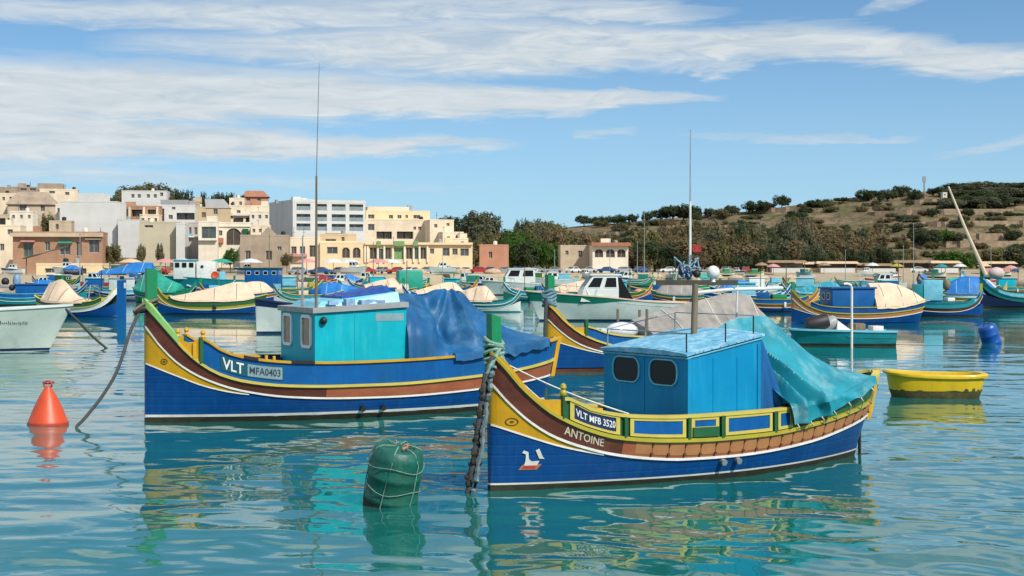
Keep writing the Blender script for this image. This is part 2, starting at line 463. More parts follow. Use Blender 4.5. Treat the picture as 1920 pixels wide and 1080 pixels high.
# ------------------------------------------------------------------ paints
P = dict(
    blue=mat('hull_blue_paint', (.001, .055, .225), .40, .25, 1.6, .10, 16, spec=.3, seams=2.3, streak=(.02, .11, .24), streak_amt=.45, dirt=(.004, .06, .15), dirt_amt=.5),
    wblue=mat('washboard_blue_paint', (.001, .085, .29), .42, .18, 2.0, .08, 14, spec=.3, streak=(.02, .15, .34), streak_amt=.4, dirt=(.01, .10, .2), dirt_amt=.5),
    yellow=mat('yellow_paint', (.58, .31, .006), .44, .16, 3.0, .08, 20, streak=(.33, .17, .02), streak_amt=.4, dirt=(.42, .24, .04), dirt_amt=.5),
    paley=mat('pale_yellow_paint', (.56, .45, .085), .42, .15, 3.0, .05, 20, dirt=(.40, .33, .12), dirt_amt=.5),
    gyellow=mat('greenish_yellow_paint', (.40, .34, .03), .40, .2, 3.0, .05, 20, dirt=(.25, .25, .05), dirt_amt=.5),
    maroon=mat('dark_red_brown_paint', (.105, .026, .014), .46, .3, 3.0, .06, 18, dirt=(.20, .07, .04), dirt_amt=.5, stretch=(.4, 1, 1)),
    terra=mat('terracotta_strake_paint', (.36, .10, .046), .45, .2, 3.0, .06, 18, dirt=(.42, .17, .08), dirt_amt=.6, stretch=(.4, 1, 1)),
    orange=mat('orange_panel_paint', (.46, .205, .078), .5, .2, 6.0, .05, 18, dirt=(.38, .12, .06), dirt_amt=.6),
    white=mat('white_trim_paint', (.72, .70, .66), .4, .12, 5.0, dirt=(.45, .40, .32), dirt_amt=.5),
    bright_white=mat('bright_white_paint', (.86, .86, .84), .4, .06, 5.0),
    green=mat('green_post_paint', (.004, .20, .075), .38, .15, 4.0, .04, 16, dirt=(.03, .16, .07), dirt_amt=.4),
    dgreen=mat('dark_green_paint', (.012, .09, .028), .42, .2, 4.0, .04, 16),
    lgreen=mat('light_green_paint', (.25, .52, .16), .42, .15, 4.0, dirt=(.40, .45, .08), dirt_amt=.6),
    slime=mat('waterline_slime', (.022, .018, .010), .75, .4, 6.0, .3, 30, dirt=(.03, .045, .015), dirt_amt=.8),
    cabin=mat('cabin_azure_paint', (.001, .215, .44), .46, .12, 1.3, .08, 9, spec=.25, streak=(.03, .33, .52), streak_amt=.5, dirt=(.002, .27, .50), dirt_amt=.5),
    turq=mat('cabin_turquoise_paint', (.001, .37, .47), .46, .12, 1.3, .08, 9, spec=.25, streak=(.06, .50, .53), streak_amt=.5, dirt=(.004, .44, .47), dirt_amt=.5),
    roof=mat('weathered_pale_blue_roof', (.15, .42, .60), .6, .35, 7.0, .2, 24, spec=.3, dirt=(.50, .60, .63), dirt_amt=1., dscale=7),
    deck=mat('worn_deck_paint', (.10, .16, .20), .6, .3, 4.0, .1, 20, dirt=(.2, .17, .12), dirt_amt=.6),
    black=mat('black_rubber', (.012, .012, .014), .55, .2, 5.0),
    glass=mat('dark_cabin_glass', (.006, .006, .008), .22, .2, 2.0, spec=.25),
    wood=mat('weathered_timber', (.17, .13, .085), .75, .35, 6.0, .3, 30, stretch=(1, 1, .2)),
    steel=mat('grey_galvanised_steel', (.34, .35, .36), .42, .2, 6.0, metal=.6),
    grey=mat('grey_paint', (.30, .31, .31), .5, .2, 4.0),
    rope=mat('grey_mooring_rope', (.06, .063, .066), .85, .35, 25.0, .5, 60),
    prope=mat('pale_green_rope', (.19, .32, .26), .85, .35, 25.0, .5, 60),
    wrope=mat('white_rope', (.62, .62, .58), .85, .25, 25.0, .4, 60),
    orange_b=mat('orange_buoy_plastic', (.60, .066, .016), .45, .15, 3.0, .06, 10, streak=(.60, .12, .05), streak_amt=.3, dirt=(.36, .06, .03), dirt_amt=.5),
    gbar=mat('green_barrel_plastic', (.002, .095, .068), .5, .3, 4.0, .35, 18, streak=(.03, .14, .10), streak_amt=.6, dirt=(.02, .10, .06), dirt_amt=.7),
    dblue=mat('blue_barrel_plastic', (.002, .07, .32), .36, .18, 3.0, .05, 10),
    ydin=mat('yellow_dinghy_gelcoat', (.62, .42, .006), .40, .12, 2.0, .05, 10, streak=(.42, .28, .03), streak_amt=.5, dirt=(.5, .33, .03), dirt_amt=.5),
    algae=mat('algae_fouled_hull', (.085, .075, .022), .8, .5, 5.0, .4, 25, dirt=(.03, .035, .012), dirt_amt=.9, dscale=4),
    tarpb=mat('dark_blue_tarpaulin', (.004, .085, .225), .5, .28, 2.0, .15, 12, spec=.4, dirt=(.06, .19, .32), dirt_amt=.85),
    tarpt=mat('faded_turquoise_tarpaulin', (.008, .235, .31), .52, .25, 1.8, .15, 14, spec=.4, dirt=(.30, .47, .49), dirt_amt=.75),
    tarpc=mat('cream_canvas', (.66, .50, .36), .85, .12, 2.0, .15, 16, dirt=(.45, .36, .27), dirt_amt=.5),
    tarpg=mat('grey_canvas', (.285, .26, .235), .85, .25, 2.0, .2, 14, dirt=(.20, .18, .165), dirt_amt=.5),
    tarpgr=mat('sea_green_tarpaulin', (.015, .30, .21), .5, .2, 2.0, .12, 14),
    tarpbb=mat('bright_blue_tarpaulin', (.01, .16, .48), .45, .2, 2.0, .12, 14, dirt=(.1, .3, .6), dirt_amt=.5),
    teal=mat('teal_hull_paint', (.008, .22, .26), .36, .2, 2.0, .04, 14),
    tgreen=mat('sea_green_hull_paint', (.006, .17, .12), .34, .15, 2.0),
    navy=mat('navy_paint', (.010, .020, .075), .36, .2, 3.0),
    hullw=mat('white_gelcoat', (.62, .65, .62), .26, .08, 2.0, dirt=(.42, .46, .42), dirt_amt=.5),
    hullg=mat('pale_green_gelcoat', (.54, .60, .55), .28, .08, 1.2, dirt=(.30, .38, .33), dirt_amt=.5),
    red=mat('red_paint', (.50, .045, .04), .42, .2, 3.0), wine=mat('wine_red_canvas', (.18, .014, .022), .7, .25, 3.0),
    pink=mat('faded_red_canvas', (.55, .25, .24), .8, .2, 3.0),
    ltblue=mat('light_blue_paint', (.15, .48, .62), .4, .15, 2.0, dirt=(.4, .58, .62), dirt_amt=.5),
    brownhull=mat('taupe_hull_paint', (.20, .17, .16), .45, .2, 3.0),
    plastic=mat('clear_plastic_sheet', (.62, .65, .68), .18, .15, 5.0, .3, 15, spec=.7),
    brownglass=mat('brown_window_glass', (.26, .13, .06), .25, .5, 7.0, spec=.6),
    eye=mat('dark_outline_paint', (.12, .07, .01), .5, .1),
    letterw=mat('white_lettering', (.72, .74, .74), .5, .08), letterd=mat('dark_lettering', (.02, .035, .06), .5, .1),
    letterc=mat('cream_lettering', (.62, .52, .40), .5, .15), platew=mat('pale_number_plate', (.20, .31, .34), .5, .2),
)

# ------------------------------------------------------------------ wooden double-ended boats (luzzu)
ZS1 = [(0, 1.85), (.015, 1.69), (.04, 1.43), (.062, 1.26), (.095, 1.06), (.125, .94), (.16, .83), (.225, .70), (.33, .63), (.45, .605), (.59, .61), (.77, .69), (.88, .785), (1, .94)]
ZB1 = [(0, 1.43), (.02, 1.22), (.065, .9), (.105, .72), (.165, .56), (.22, .46), (.305, .375), (.37, .34), (.5, .33), (.74, .40), (.887, .53), (1, .66)]
ZP1 = [(0, .9), (.068, .72), (.115, .61), (.155, .54), (.2, .475)]
ZG1 = [(0, 1.86), (.02, 1.72), (.05, 1.40), (.065, 1.28), (.085, 1.215), (.1, 1.22), (.122, 1.22), (.17, 1.07), (.253, .96), (.38, .92), (.53, .92), (.66, .925), (.8, .97), (.875, 1.07), (.943, 1.19), (1, 1.30)]
ZS2 = [(0, 2.25), (.015, 2.07), (.048, 1.69), (.08, 1.36), (.11, 1.13), (.15, .93), (.205, .79), (.292, .70), (.4, .67), (.53, .67), (.72, .73), (.80, .77), (.885, .84), (1, .99)]
ZB2 = [(0, 1.83), (.028, 1.46), (.068, 1.10), (.122, .82), (.193, .61), (.295, .47), (.42, .415), (.545, .405), (.762, .46), (.88, .53), (1, .64)]
ZP2 = [(0, 1.14), (.055, .93), (.125, .69), (.18, .58), (.21, .545)]
ZG2 = [(0, 2.26), (.02, 2.06), (.05, 1.74), (.075, 1.55), (.09, 1.53), (.105, 1.62), (.145, 1.40), (.177, 1.28), (.235, 1.18), (.307, 1.125), (.42, 1.10), (.54, 1.11), (.71, 1.15), (.85, 1.24), (.95, 1.36), (1, 1.42)]

class Luzzu:
    """the lines of one boat: t runs 0 (stem) to 1 (sternpost)"""
    def __init__(s, L, B, BW, rake, zs, zb, zp, zg, k=1.):
        s.L, s.BD, s.BWm, s.rk = L, B, BW, rake
        sc = lambda pts: [(a, b * k) for a, b in pts]
        s.zs, s.zb, s.zp, s.zg = pchip(sc(zs)), pchip(sc(zb)), pchip(sc(zp)), pchip(sc(zg))
        s.tp = zp[-1][0]; s.k = k
    def bd(s, t): return .05 + s.BD * max(0, math.sin(math.pi * min(max(t, 0), 1))) ** .62
    def bw(s, t): return .03 + s.BWm * max(0, math.sin(math.pi * min(max(t, 0), 1))) ** .9
    def hb(s, t, z):
        zt = s.zs(t)
        if z >= zt: return s.bd(t)
        k = .4; u = max(.001, (z + k) / (zt + k)); uw = k / (zt + k)
        return s.bd(t) * u ** (math.log(s.bw(t) / s.bd(t)) / math.log(uw))
    def pt(s, t, z, side, off=0.):
        y = s.hb(t, z)
        x = s.L * t + s.rk * max(z, -.4) * sm(.7, 1, t)
        if off:
            e = .01
            y0, y1 = s.hb(max(0, t - e), z), s.hb(min(1, t + e), z)
            dx = s.L * (min(1, t + e) - max(0, t - e)); dy = y1 - y0; q = math.hypot(dx, dy)
            return Vector((x - off * dy / q, side * (y + off * dx / q), z))
        return Vector((x, side * y, z))

def ts(n, a=0., b=1.):
    return [a + (b - a) * .5 * (1 - math.cos(math.pi * i / n)) for i in range(n + 1)]

def band(h, name, m, par, tl, lo, hi, off=0., rows=2, sides=(-1, 1), thick=0., join=True, label=None):
    mb = MB()
    for s_ in sides:
        g = [[h.pt(t, lerp(lo(t), hi(t), j / rows), s_, off) for t in tl] for j in range(rows + 1)]
        if s_ > 0: g = [r[::-1] for r in g]
        if thick:
            inn = [[Vector((p.x, p.y - (1 if p.y > 0 else -1) * min(thick, abs(p.y) * .8), p.z)) for p in r] for r in g]
            g = g + inn[::-1]
            mb.grid(g + [g[0]])
        else: mb.grid(g)
    if join and len(sides) == 2:
        for t in (tl[0], tl[-1]):
            mb.grid([[h.pt(t, lerp(lo(t), hi(t), j / rows), -1, off) for j in range(rows + 1)],
                     [h.pt(t, lerp(lo(t), hi(t), j / rows), 1, off) for j in range(rows + 1)]])
    return mb.build(name, m, par, True, label)

def rail(h, name, m, par, tl, z, r=(.03, .025), off=.0, sides=(-1, 1)):
    """a square-edged timber run along the side"""
    mb = MB()
    for s_ in sides:
        rows = []
        for t in tl:
            zz = z(t); p = h.pt(t, zz, s_, off); q = h.pt(t, zz, s_, off + r[0])
            d = (q - p); d = d.normalized() if d.length > 1e-6 else Vector((0, s_, 0))
            up = Vector((0, 0, 1))
            rows.append([p - d * r[0] - up * r[1], p + d * r[0] - up * r[1], p + d * r[0] + up * r[1], p - d * r[0] + up * r[1]])
        o = len(mb.v); mb.grid(rows, True)
        mb.f.append((o + 3, o + 2, o + 1, o)); e = o + 4 * (len(rows) - 1); mb.f.append((e, e + 1, e + 2, e + 3))
    return mb.build(name, m, par, False)

def build_hull(h, root, c, n=44, rails=True):
    """hull, bow patch, strake, trims, washboard, gunwale, deck - the painted bands of the boat are its planking parts"""
    k = h.k
    tl = ts(n)
    wl = lambda t: .10 * k
    patch_lo = lambda t: min(h.zp(t), h.zb(t)) if t < h.tp else h.zb(t)
    hull = band(h, 'hull', c['hull'], root, tl, lambda t: .11 * k, patch_lo, 0, 5)
    band(h, 'hull_bottom', c.get('bottom', P['slime']), root, tl, lambda t: -.36, lambda t: .085 * k, .004, 3)
    if c.get('wl'): band(h, 'waterline_stripe', c['wl'], root, tl, lambda t: .085 * k, lambda t: .11 * k, .004, 1)
    tb = [t for t in tl if t < h.tp] + [h.tp]
    if c.get('patch'):
        band(h, 'bow_patch', c['patch'], root, tb, lambda t: min(h.zp(t), h.zb(t)), h.zb, .003, 3)
        if rails: rail(h, 'patch_trim', c['trim'], root, tb, lambda t: min(h.zp(t), h.zb(t)) - .012, (.008, .012), .004)
    if c.get('strake'):
        band(h, 'strake', c['strake'], root, tl, h.zb, h.zs, .006, 2)
    rail(h, 'trim_line', c['trim'], root, tl, h.zb, (.014, .018 * k), .008)
    rail(h, 'rub_rail', c['rub'], root, tl, lambda t: h.zs(t) - .01, (.026, .026 * k), .012)
    tw = [t for t in ts(n, .0, 1)]
    t1 = c.get('wash0', .118)
    tfore = ts(10, 0.0, t1 - .004)
    band(h, 'bow_bulwark', c.get('bulwark', c['rub']), root, tfore, h.zs, lambda t: max(h.zg(t), h.zs(t) + .02), .0, 1, thick=.05, join=False)
    twash = [t1] + [t for t in tw if t > t1]
    band(h, 'washboard', c['wash'], root, twash, lambda t: h.zs(t) + .01, lambda t: h.zg(t), -.006, 1, thick=.045, join=False)
    rail(h, 'gunwale', c['gun'], root, twash, lambda t: h.zg(t) + .012, (.055, .022 * k), -.02)
    # deck between the sides
    mb = MB(); td = ts(16, .05, .97)
    mb.grid([[Vector((h.pt(t, h.zs(t), 1).x, s_ * max(.01, h.bd(t) - .05), h.zs(t) - .04)) for s_ in (-1, 1)] for t in td])
    mb.build('deck', c.get('deck', P['deck']), root)
    return hull

def prism_post(x, y, z0, z1, w, d, lean=0., top=.0):
    mb = MB(); dx = lean * (z1 - z0)
    a, b = w / 2, d / 2
    mb.hexa([(x - a, y - b, z0), (x + a, y - b, z0), (x + a, y + b, z0), (x - a, y + b, z0),
             (x - a + dx, y - b, z1), (x + a + dx, y - b, z1 - top), (x + a + dx, y + b, z1 - top), (x - a + dx, y + b, z1)])
    return mb

def text_polys(s, size=1.):
    cu = bpy.data.curves.new('lettering', 'FONT'); cu.body = s; cu.resolution_u = 2; cu.fill_mode = 'FRONT'; cu.offset = .016
    o = bpy.data.objects.new('lettering', cu); COL.objects.link(o)
    dg = bpy.context.evaluated_depsgraph_get(); ev = o.evaluated_get(dg); me = ev.to_mesh()
    vs_ = [tuple(v.co) for v in me.vertices]; fs = [tuple(p.vertices) for p in me.polygons]
    ev.to_mesh_clear(); bpy.data.objects.remove(o); bpy.data.curves.remove(cu)
    x0 = min(v[0] for v in vs_); x1 = max(v[0] for v in vs_); y0 = min(v[1] for v in vs_); y1 = max(v[1] for v in vs_)
    return [((v[0] - x0) / (x1 - x0), (v[1] - y0) / (y1 - y0)) for v in vs_], fs
def hull_text(h, name, s, m, par, t0, t1, zlo, zhi, off=.012, bold=0., side=-1):
    uv, fs = text_polys(s)
    mb = MB(); mb.add([h.pt(lerp(t0, t1, u), lerp(zlo(lerp(t0, t1, u)), zhi(lerp(t0, t1, u)), v_), side, off) for u, v_ in uv], fs)
    return mb.build(name, m, par)

def tent(h, name, m, par, t0, t1, ridge, edge=None, nt=26, nv=22, pw=1.25, fold=.03, nf=9, seed=1, over=.03, endcap=True, ridge_off=0., label=None, creases=(), fan=None, hw=None, ties=(.22, .55, .85)):
    """a sheet laid over a ridge and pulled down to both gunwales, with folds running from ridge to edge"""
    rnd = random.Random(seed)
    ph = [rnd.uniform(0, 6.28) for _ in range(6)]
    edge = edge or (lambda t: h.zg(t) + .03)
    rows = []
    for i in range(nt + 1):
        t = lerp(t0, t1, i / nt); row = []
        zr = ridge(t); ze = edge(t); w = (hw(t) if hw else h.bd(t) + over)
        for j in range(nv + 1):
            v_ = -1 + 2 * j / nv; a = abs(v_)
            z = lerp(ze, max(zr, ze), (1 - a) ** pw)
            if fan: cph = math.atan2(z - fan[1], (t - fan[0]) * h.L + 1e-6) * nf
            else: cph = t * h.L * nf
            sgn = 1 if v_ > 0 else -1
            f = fold * math.sin(math.pi * min(1, a * .93 + .04)) * (math.sin(cph + ph[0] + sgn) + .55 * math.sin(2.3 * cph + ph[1] + 2 * a) + .3 * math.sin(4.1 * cph + ph[2]))
            hgt = max(0.02, zr - ze)
            f *= min(1, hgt * 1.6)
            x = h.pt(t, h.zg(t), 1).x
            y = v_ * w + sgn * f * .8 + ridge_off * (1 - a)
            z += f * .5
            z += .012 * mnoise.noise((x * 3, y * 3, seed)) * (1 if .02 < a < .98 else .3)
            for (ct, ca, cw, cz) in creases:
                q = abs((t - ct) * h.L - ca * a * sgn * -1); z += cz * max(0, 1 - q / cw) * (1 - a)
            row.append(Vector((x, y, z)))
        rows.append(row)
    mb = MB(); mb.grid(rows)
    # the hem hangs over the gunwale
    for jj, sg in ((0, -1), (nv, 1)):
        mb.grid([[r[jj] for r in rows], [r[jj] + Vector((0, sg * .035, -.10 - .03 * mnoise.noise((k_ * .3, seed, 2)))) for k_, r in enumerate(rows)]])
    if endcap:
        for r in (rows[0], rows[-1]):
            x = r[0].x
            mb.grid([r, [Vector((x, p.y, min(p.z, r[0].z))) for p in r]])
    if ties:      # cords thrown over the cover and made fast at the gunwales
        for f_ in ties:
            r = rows[int(f_ * nt)]; tube_part('tie_rope', P['rope'] if m is P['tarpc'] else P['wrope'], par, [p + Vector((0, 0, .014)) for p in r[::2]], .014, 5)
    return mb.build(name, m, par, True, label)

def boat_root(name, label, P0, a, group=None, cat='boat'):
    return thing(name, label, cat, (P0[0], P0[1], 0), math.radians(a), group)
def box_part(name, m, par, c, size, rz=0., bev=0., ry=0.):
    mb = MB(); mb.box(c, size, rz, ry, bev); return mb.build(name, m, par, bool(bev))
def tube_part(name, m, par, pts, r, n=6):
    mb = MB(); mb.tube(pts, r, n); return mb.build(name, m, par, True)

def rrect_pts(w, h_, r, n=5):
    pts = []
    for cx, cy, a0 in ((w / 2 - r, h_ / 2 - r, 0), (-w / 2 + r, h_ / 2 - r, 90), (-w / 2 + r, -h_ / 2 + r, 180), (w / 2 - r, -h_ / 2 + r, 270)):
        for i in range(n + 1):
            a = math.radians(a0 + 90 * i / n); pts.append((cx + r * math.cos(a), cy + r * math.sin(a)))
    return pts
def window(par, o, u, v_, w, h_, r, fm, gm, rim=.03, proud=.02, name='window'):
    """a window let into a wall: raised rim with the pane set back in it; u, v span the wall"""
    o, u, v_ = Vector(o), Vector(u).normalized(), Vector(v_).normalized(); n = u.cross(v_).normalized()
    A = rrect_pts(w + 2 * rim, h_ + 2 * rim, r + rim); B_ = rrect_pts(w, h_, r)
    W = lambda p, q: o + u * p[0] + v_ * p[1] + n * q
    mb = MB(); k = len(A)
    rows = [[W(p, -.01) for p in A], [W(p, proud) for p in A], [W(p, proud) for p in B_], [W(p, .004) for p in B_]]
    mb.grid(rows, True)
    f = mb.build(name, fm, par)
    g = MB(); g.poly([W(p, .006) for p in B_]); g.build('pane', gm, f)
    return f

# ------------------------------------------------------------------ 1. the near blue boat
def near_boat():
    h = Luzzu(6.9, 1.0, .83, .35, ZS1, ZB1, ZP1, ZG1)
    root = boat_root('fishing_boat', 'nearest blue and yellow wooden fishing boat with azure cabin and turquoise tarpaulin', (-.305, 19.86), 34, 'traditional fishing boats')
    c = dict(hull=P['blue'], patch=P['yellow'], strake=P['maroon'], trim=P['white'], rub=P['gyellow'], wash=P['dgreen'], gun=P['paley'], bulwark=P['yellow'], wl=P['white'])
    build_hull(h, root, c, 56)
    # strake turns lighter aft of the name: row of painted panels with dark pegs
    tl = ts(30, .235, .995)
    band(h, 'strake_field', P['terra'], root, tl, lambda t: h.zb(t) + .02, lambda t: h.zs(t) - .035, .010, 1, sides=(-1,), label='lighter terracotta length of the strake')
    n = 19
    for i in range(n):
        t0 = .262 + (.975 - .262) * i / n; t1 = t0 + (.975 - .262) / n * .93
        mb = MB()
        zl = lambda t: lerp(h.zb(t), h.zs(t), .20); zh = lambda t: lerp(h.zb(t), h.zs(t), .86)
        mb.grid([[h.pt(lerp(t0, t1, j / 3), z(lerp(t0, t1, j / 3)), -1, o_) for j in range(4)] for z, o_ in ((zl, .010), (zl, .014), (zh, .014), (zh, .010))])
        mb.build('strake_panel', P['orange'], root)
        tc = t1 + (.975 - .262) / n * .035
        for f_, sz in ((.24, .036), (.72, .022)):
            mb = MB(); mb.box(h.pt(tc, lerp(h.zb(tc), h.zs(tc), f_), -1, .02), (sz, .03, sz)); mb.build('strake_peg', P['maroon'], root)
    # washboard panels between posts
    zc = lambda t, f: lerp(h.zs(t) + .03, h.zg(t) - .01, f)
    def panel(t0, t1, m, f0=.16, f1=.86, open_=False):
        fr = MB(); nn = 8; e = .008
        def row(f, o_, a, b): return [h.pt(lerp(a, b, j / nn), zc(lerp(a, b, j / nn), f), -1, o_) for j in range(nn + 1)]
        for f_lo, f_hi in ((0, f0), (f1, 1.)):
            fr.grid([row(f_lo, .0, t0, t1), row(f_lo, .022, t0, t1), row(f_hi, .022, t0, t1), row(f_hi, .0, t0, t1)])
        for a, b in ((t0, t0 + e), (t1 - e, t1)):
            fr.grid([row(f0, .021, a, b), row(f1, .021, a, b)])
            for q in (a, b): fr.grid([[h.pt(q, zc(q, f0), -1, o_), h.pt(q, zc(q, f1), -1, o_)][::1] for o_ in (.0, .021)])
        fr.build('panel_frame', P['paley'], root)
        mb = MB(); mb.grid([row(f0, .010, t0 + e, t1 - e), row(f1, .010, t0 + e, t1 - e)])
        return mb.build('washboard_panel', m, root)
    panel(.128, .226, P['navy'], .14, .90)
    panel(.247, .371, P['wblue'])
    panel(.384, .452, P['wblue'], .52, .86)
    panel(.469, .602, P['wblue'])
    panel(.620, .668, P['wblue'])
    sh = MB(); a, b = .386, .450
    sh.grid([[h.pt(lerp(a, b, j / 4), zc(lerp(a, b, j / 4), f), -1, o_) for j in range(5)] for f, o_ in ((.02, .022), (.02, .05), (.50, .05), (.50, .022))])
    sh.build('green_fender_board', P['dgreen'], root)
    hull_text(h, 'registration_lettering', 'VLT MFB 3520', P['letterw'], root, .139, .217, lambda t: zc(t, .32), lambda t: zc(t, .72), .014)
    hull_text(h, 'boat_name', 'ANTOINE', P['letterc'], root, .120, .196, lambda t: lerp(h.zb(t), h.zs(t), .30), lambda t: lerp(h.zb(t), h.zs(t), .74), .012)
    q = h.pt(.165, h.zg(.165), -1, -.05); box_part('foredeck_beam', P['yellow'], root, q + Vector((.16, .42, -.02)), (.10, .95, .05))
    # posts through the washboard with a yellow finial at the bow one
    for t in (.116, .237, .378, .461, .611):
        p = h.pt(t, h.zs(t), -1, .0)
        for s_ in (-1, 1):
            mb = prism_post(p.x, s_ * abs(p.y), h.zs(t) + .0, h.zg(t) + (.06 if t < .12 else -.004), .055, .075, 0)
            mb.build('timberhead', P['dgreen'], root)
    for s_ in (-1, 1):
        p = h.pt(.116, 1, s_, 0); mb = MB()
        mb.lathe([(.035, 0), (.05, .03), (.045, .06), (.03, .08), (.045, .11), (.035, .15), (.008, .17)], 10, Matrix.Translation((p.x, p.y, h.zg(.116) + .05)))
        mb.build('finial', P['gyellow'], root, True)
    # eye and bird badge
    for s_ in (-1, 1):
        def uv(t, z, o_): return h.pt(t, z, s_, o_)
        mb = MB(); tc_, zc_ = .030, .93
        pts = [(.011 * math.cos(q) , .055 * math.sin(q)) for q in (2 * math.pi * i / 16 for i in range(16))]
        mb.grid([[uv(tc_ + p[0] * f, zc_ + p[1] * f, .008) for p in pts] for f in (1., .78)], True)
        mb.grid([[uv(tc_ + p[0] * f, zc_ + p[1] * f * .8, .008) for p in pts] for f in (.32, .02)], True)
        mb.build('painted_eye', P['eye'], root)
    E0, E1, Z0, Z1 = .046, .087, .285, .57
    def emb(pts, m, name, o_):
        mb = MB(); mb.poly([h.pt(lerp(E0, E1, x), lerp(Z0, Z1, y), -1, o_) for x, y in pts]); return mb.build(name, m, root)
    emb([(.0, 0), (.78, .0), (.98, .26), (.16, .24)], P['orange'], 'badge_base', .009)
    emb([(.14, .05), (.72, .06), (.80, .20), (.22, .2)], P['red'], 'badge_base', .012)
    emb([(.22, .20), (.78, .20), (.86, .42), (.52, .40), (.40, .52), (.36, .84), (.16, .92), (.10, .80), (.26, .74), (.27, .44)], P['white'], 'bird_badge', .014)
    emb([(.66, .92), (.80, 1.0), (.98, .62), (1.08, .50), (.84, .52)], P['white'], 'bird_badge', .014)
    # exhaust stubs
    for t in (.472, .512):
        q = h.pt(t, .27, -1, .0); tube_part('exhaust_stub', P['steel'], root, [q + Vector((0, .05, 0)), q + Vector((-.02, -.09, -.015))], [.045, .045], 10)
    # stem head and post
    prism_post(.09, 0, 1.5, 2.36, .15, .13, -.02, .05).build('stem_post', P['green'], root)
    mb = MB(); mb.hexa([(.0, -.075, 1.62), (.26, -.1, 1.45), (.26, .1, 1.45), (.0, .075, 1.62), (-.0, -.07, 1.86), (.13, -.09, 1.80), (.13, .09, 1.80), (-.0, .07, 1.86)])
    mb.build('stem_head', P['maroon'], root)
    xs = h.pt(1, 1.0, 1).x
    prism_post(xs - .03, 0, .55, 1.34, .09, .08, .30).build('stern_post', P['yellow'], root)
    mb = MB(); mb.box((xs - .20, 0, .14), (.03, .04, .5)); mb.box((xs - .12, 0, -.06), (.22, .05, .12)); mb.build('rudder', P['slime'], root)
    # cabin
    x0, x1, y0, y1 = 2.66, 4.04, -.92, .96
    zb = .55; zf, za = 1.755, 1.99
    mb = MB(); mb.hexa([(x0, y0, zb), (x1, y0, zb), (x1, y1, zb), (x0, y1, zb), (x0, y0, zf), (x1, y0, za), (x1, y1, za), (x0, y1, zf)])
    mb.build('cabin', P['cabin'], root)
    mb = MB(); e = .05; s_ = (za - zf) / (x1 - x0); zz = lambda x: zf + s_ * (x - x0) + .002
    mid = lambda x: zz(x) + .09
    rows = []
    for x in (x0 - e, x0 + .5, x1 - .4, x1 + .03):
        rows.append([(x, y, zz(x) + .03 + .05 * (1 - ((y - .02) / 1.0) ** 2)) for y in (y0 - e, -.5, 0.02, .52, y1 + e)])
    top = rows; bot = [[(p[0], p[1], zz(p[0])) for p in r] for r in rows]
    mb.grid(top); mb.grid(bot)
    for r_t, r_b in ((top[0], bot[0]), (top[-1], bot[-1]), ([r[0] for r in top], [r[0] for r in bot]), ([r[-1] for r in top], [r[-1] for r in bot])): mb.grid([r_t, r_b])
    roof = mb.build('cabin_roof', P['roof'], root)
    for y in (-.42, .42):
        window(root, (x0 - .002, y, 1.50), (0, -1, 0), (0, 0, 1), .58, .34, .13, P['ltblue'], P['glass'], .018, .022)
    for y, x in ((y0 - .006, x0 + .03),):
        box_part('corner_batten', P['cabin'], root, ((x), y, 1.15), (.06, .02, 1.15))
    box_part('corner_batten', P['cabin'], root, (x1 - .05, y0 - .006, 1.22), (.05, .02, 1.32))
    for (p, q) in (((x0 - .012, y0 - .012), (x1, y0 - .012)), ((x0 - .012, y1), (x0 - .012, y0 - .012))):
        tube_part('drip_moulding', P['ltblue'], root, [(p[0], p[1], zz(p[0]) - .035), (q[0], q[1], zz(q[0]) - .035)], .014, 6)
    for x in (x0 + .48, x0 + .93): box_part('panel_seam', P['cabin'], root, (x, y0 - .003, 1.2), (.022, .010, 1.02))
    box_part('panel_seam', P['cabin'], root, (x0 - .003, .02, 1.12), (.010, .022, 1.15))
    for i in range(9):
        x = x0 + .1 + i * .155; box_part('roof_bolt', P['steel'], root, (x, y0 - .052, zz(x) + .012), (.018, .012, .018))
    # canvas wall behind the cabin
    for sg in (-1, 1):
        mb = MB(); mb.grid([[(x1 + .02 + (.75 - .62 * (z - .7) / 1.25) * i / 14, sg * (.88 + .035 * math.sin(i * 1.3) * (1.95 - z) - .10 * i / 14), z) for i in range(15)] for z in (.7, 1.0, 1.3, 1.6, 1.95)])
        mb.build('side_curtain', mat('azure_canvas', (.001, .10, .30), .6, .2, 2.0, .1, 12), root, True)
    rg = pchip([(.585, 2.0), (.66, 2.20), (.73, 2.22), (.80, 1.88), (.85, 1.60), (.92, 1.35), (.985, 1.27)])
    tarp1 = near_tarp(h, root, rg)
    # roof rail
    rz = lambda x: zz(x) + .30
    pts = [(x0 + .03, y0 + .05), (x0 + .03, y1 - .05), (x0 + .75, y1 - .05), (x1 - .05, y1 - .05), (x1 - .05, y0 + .1)]
    for (x, y) in pts + [(x0 + .75, y0 + .05)]:
        tube_part('rail_stanchion', P['steel'] if y > 0 else P['black'], root, [(x, y, zz(x)), (x, y, rz(x))], .011)
    tube_part('roof_rail', P['steel'], root, [(x, y, rz(x)) for x, y in pts], .009)
    for (x, y) in ((x0 + .1, .25), (x0 + .1, -.4), (x0 + .1, .55)):
        box_part('window_hinge', P['steel'], root, (x - .10, y, zz(x0) - .035), (.03, .05, .03))
    # mast with crossbar, whip aerial, floats
    mx, my = 3.62, .05
    tube_part('mast', P['wood'], root, [(mx, my, 1.9), (mx + .03, my, 2.73)], [.050, .045], 10)
    mb = MB(); mb.box((mx + .06, my - .0, 2.75), (.07, 1.2, .075), math.radians(56)); mb.build('mast_crossbar', mat('dark_timber', (.06, .05, .04), .8, .3, 6), root)
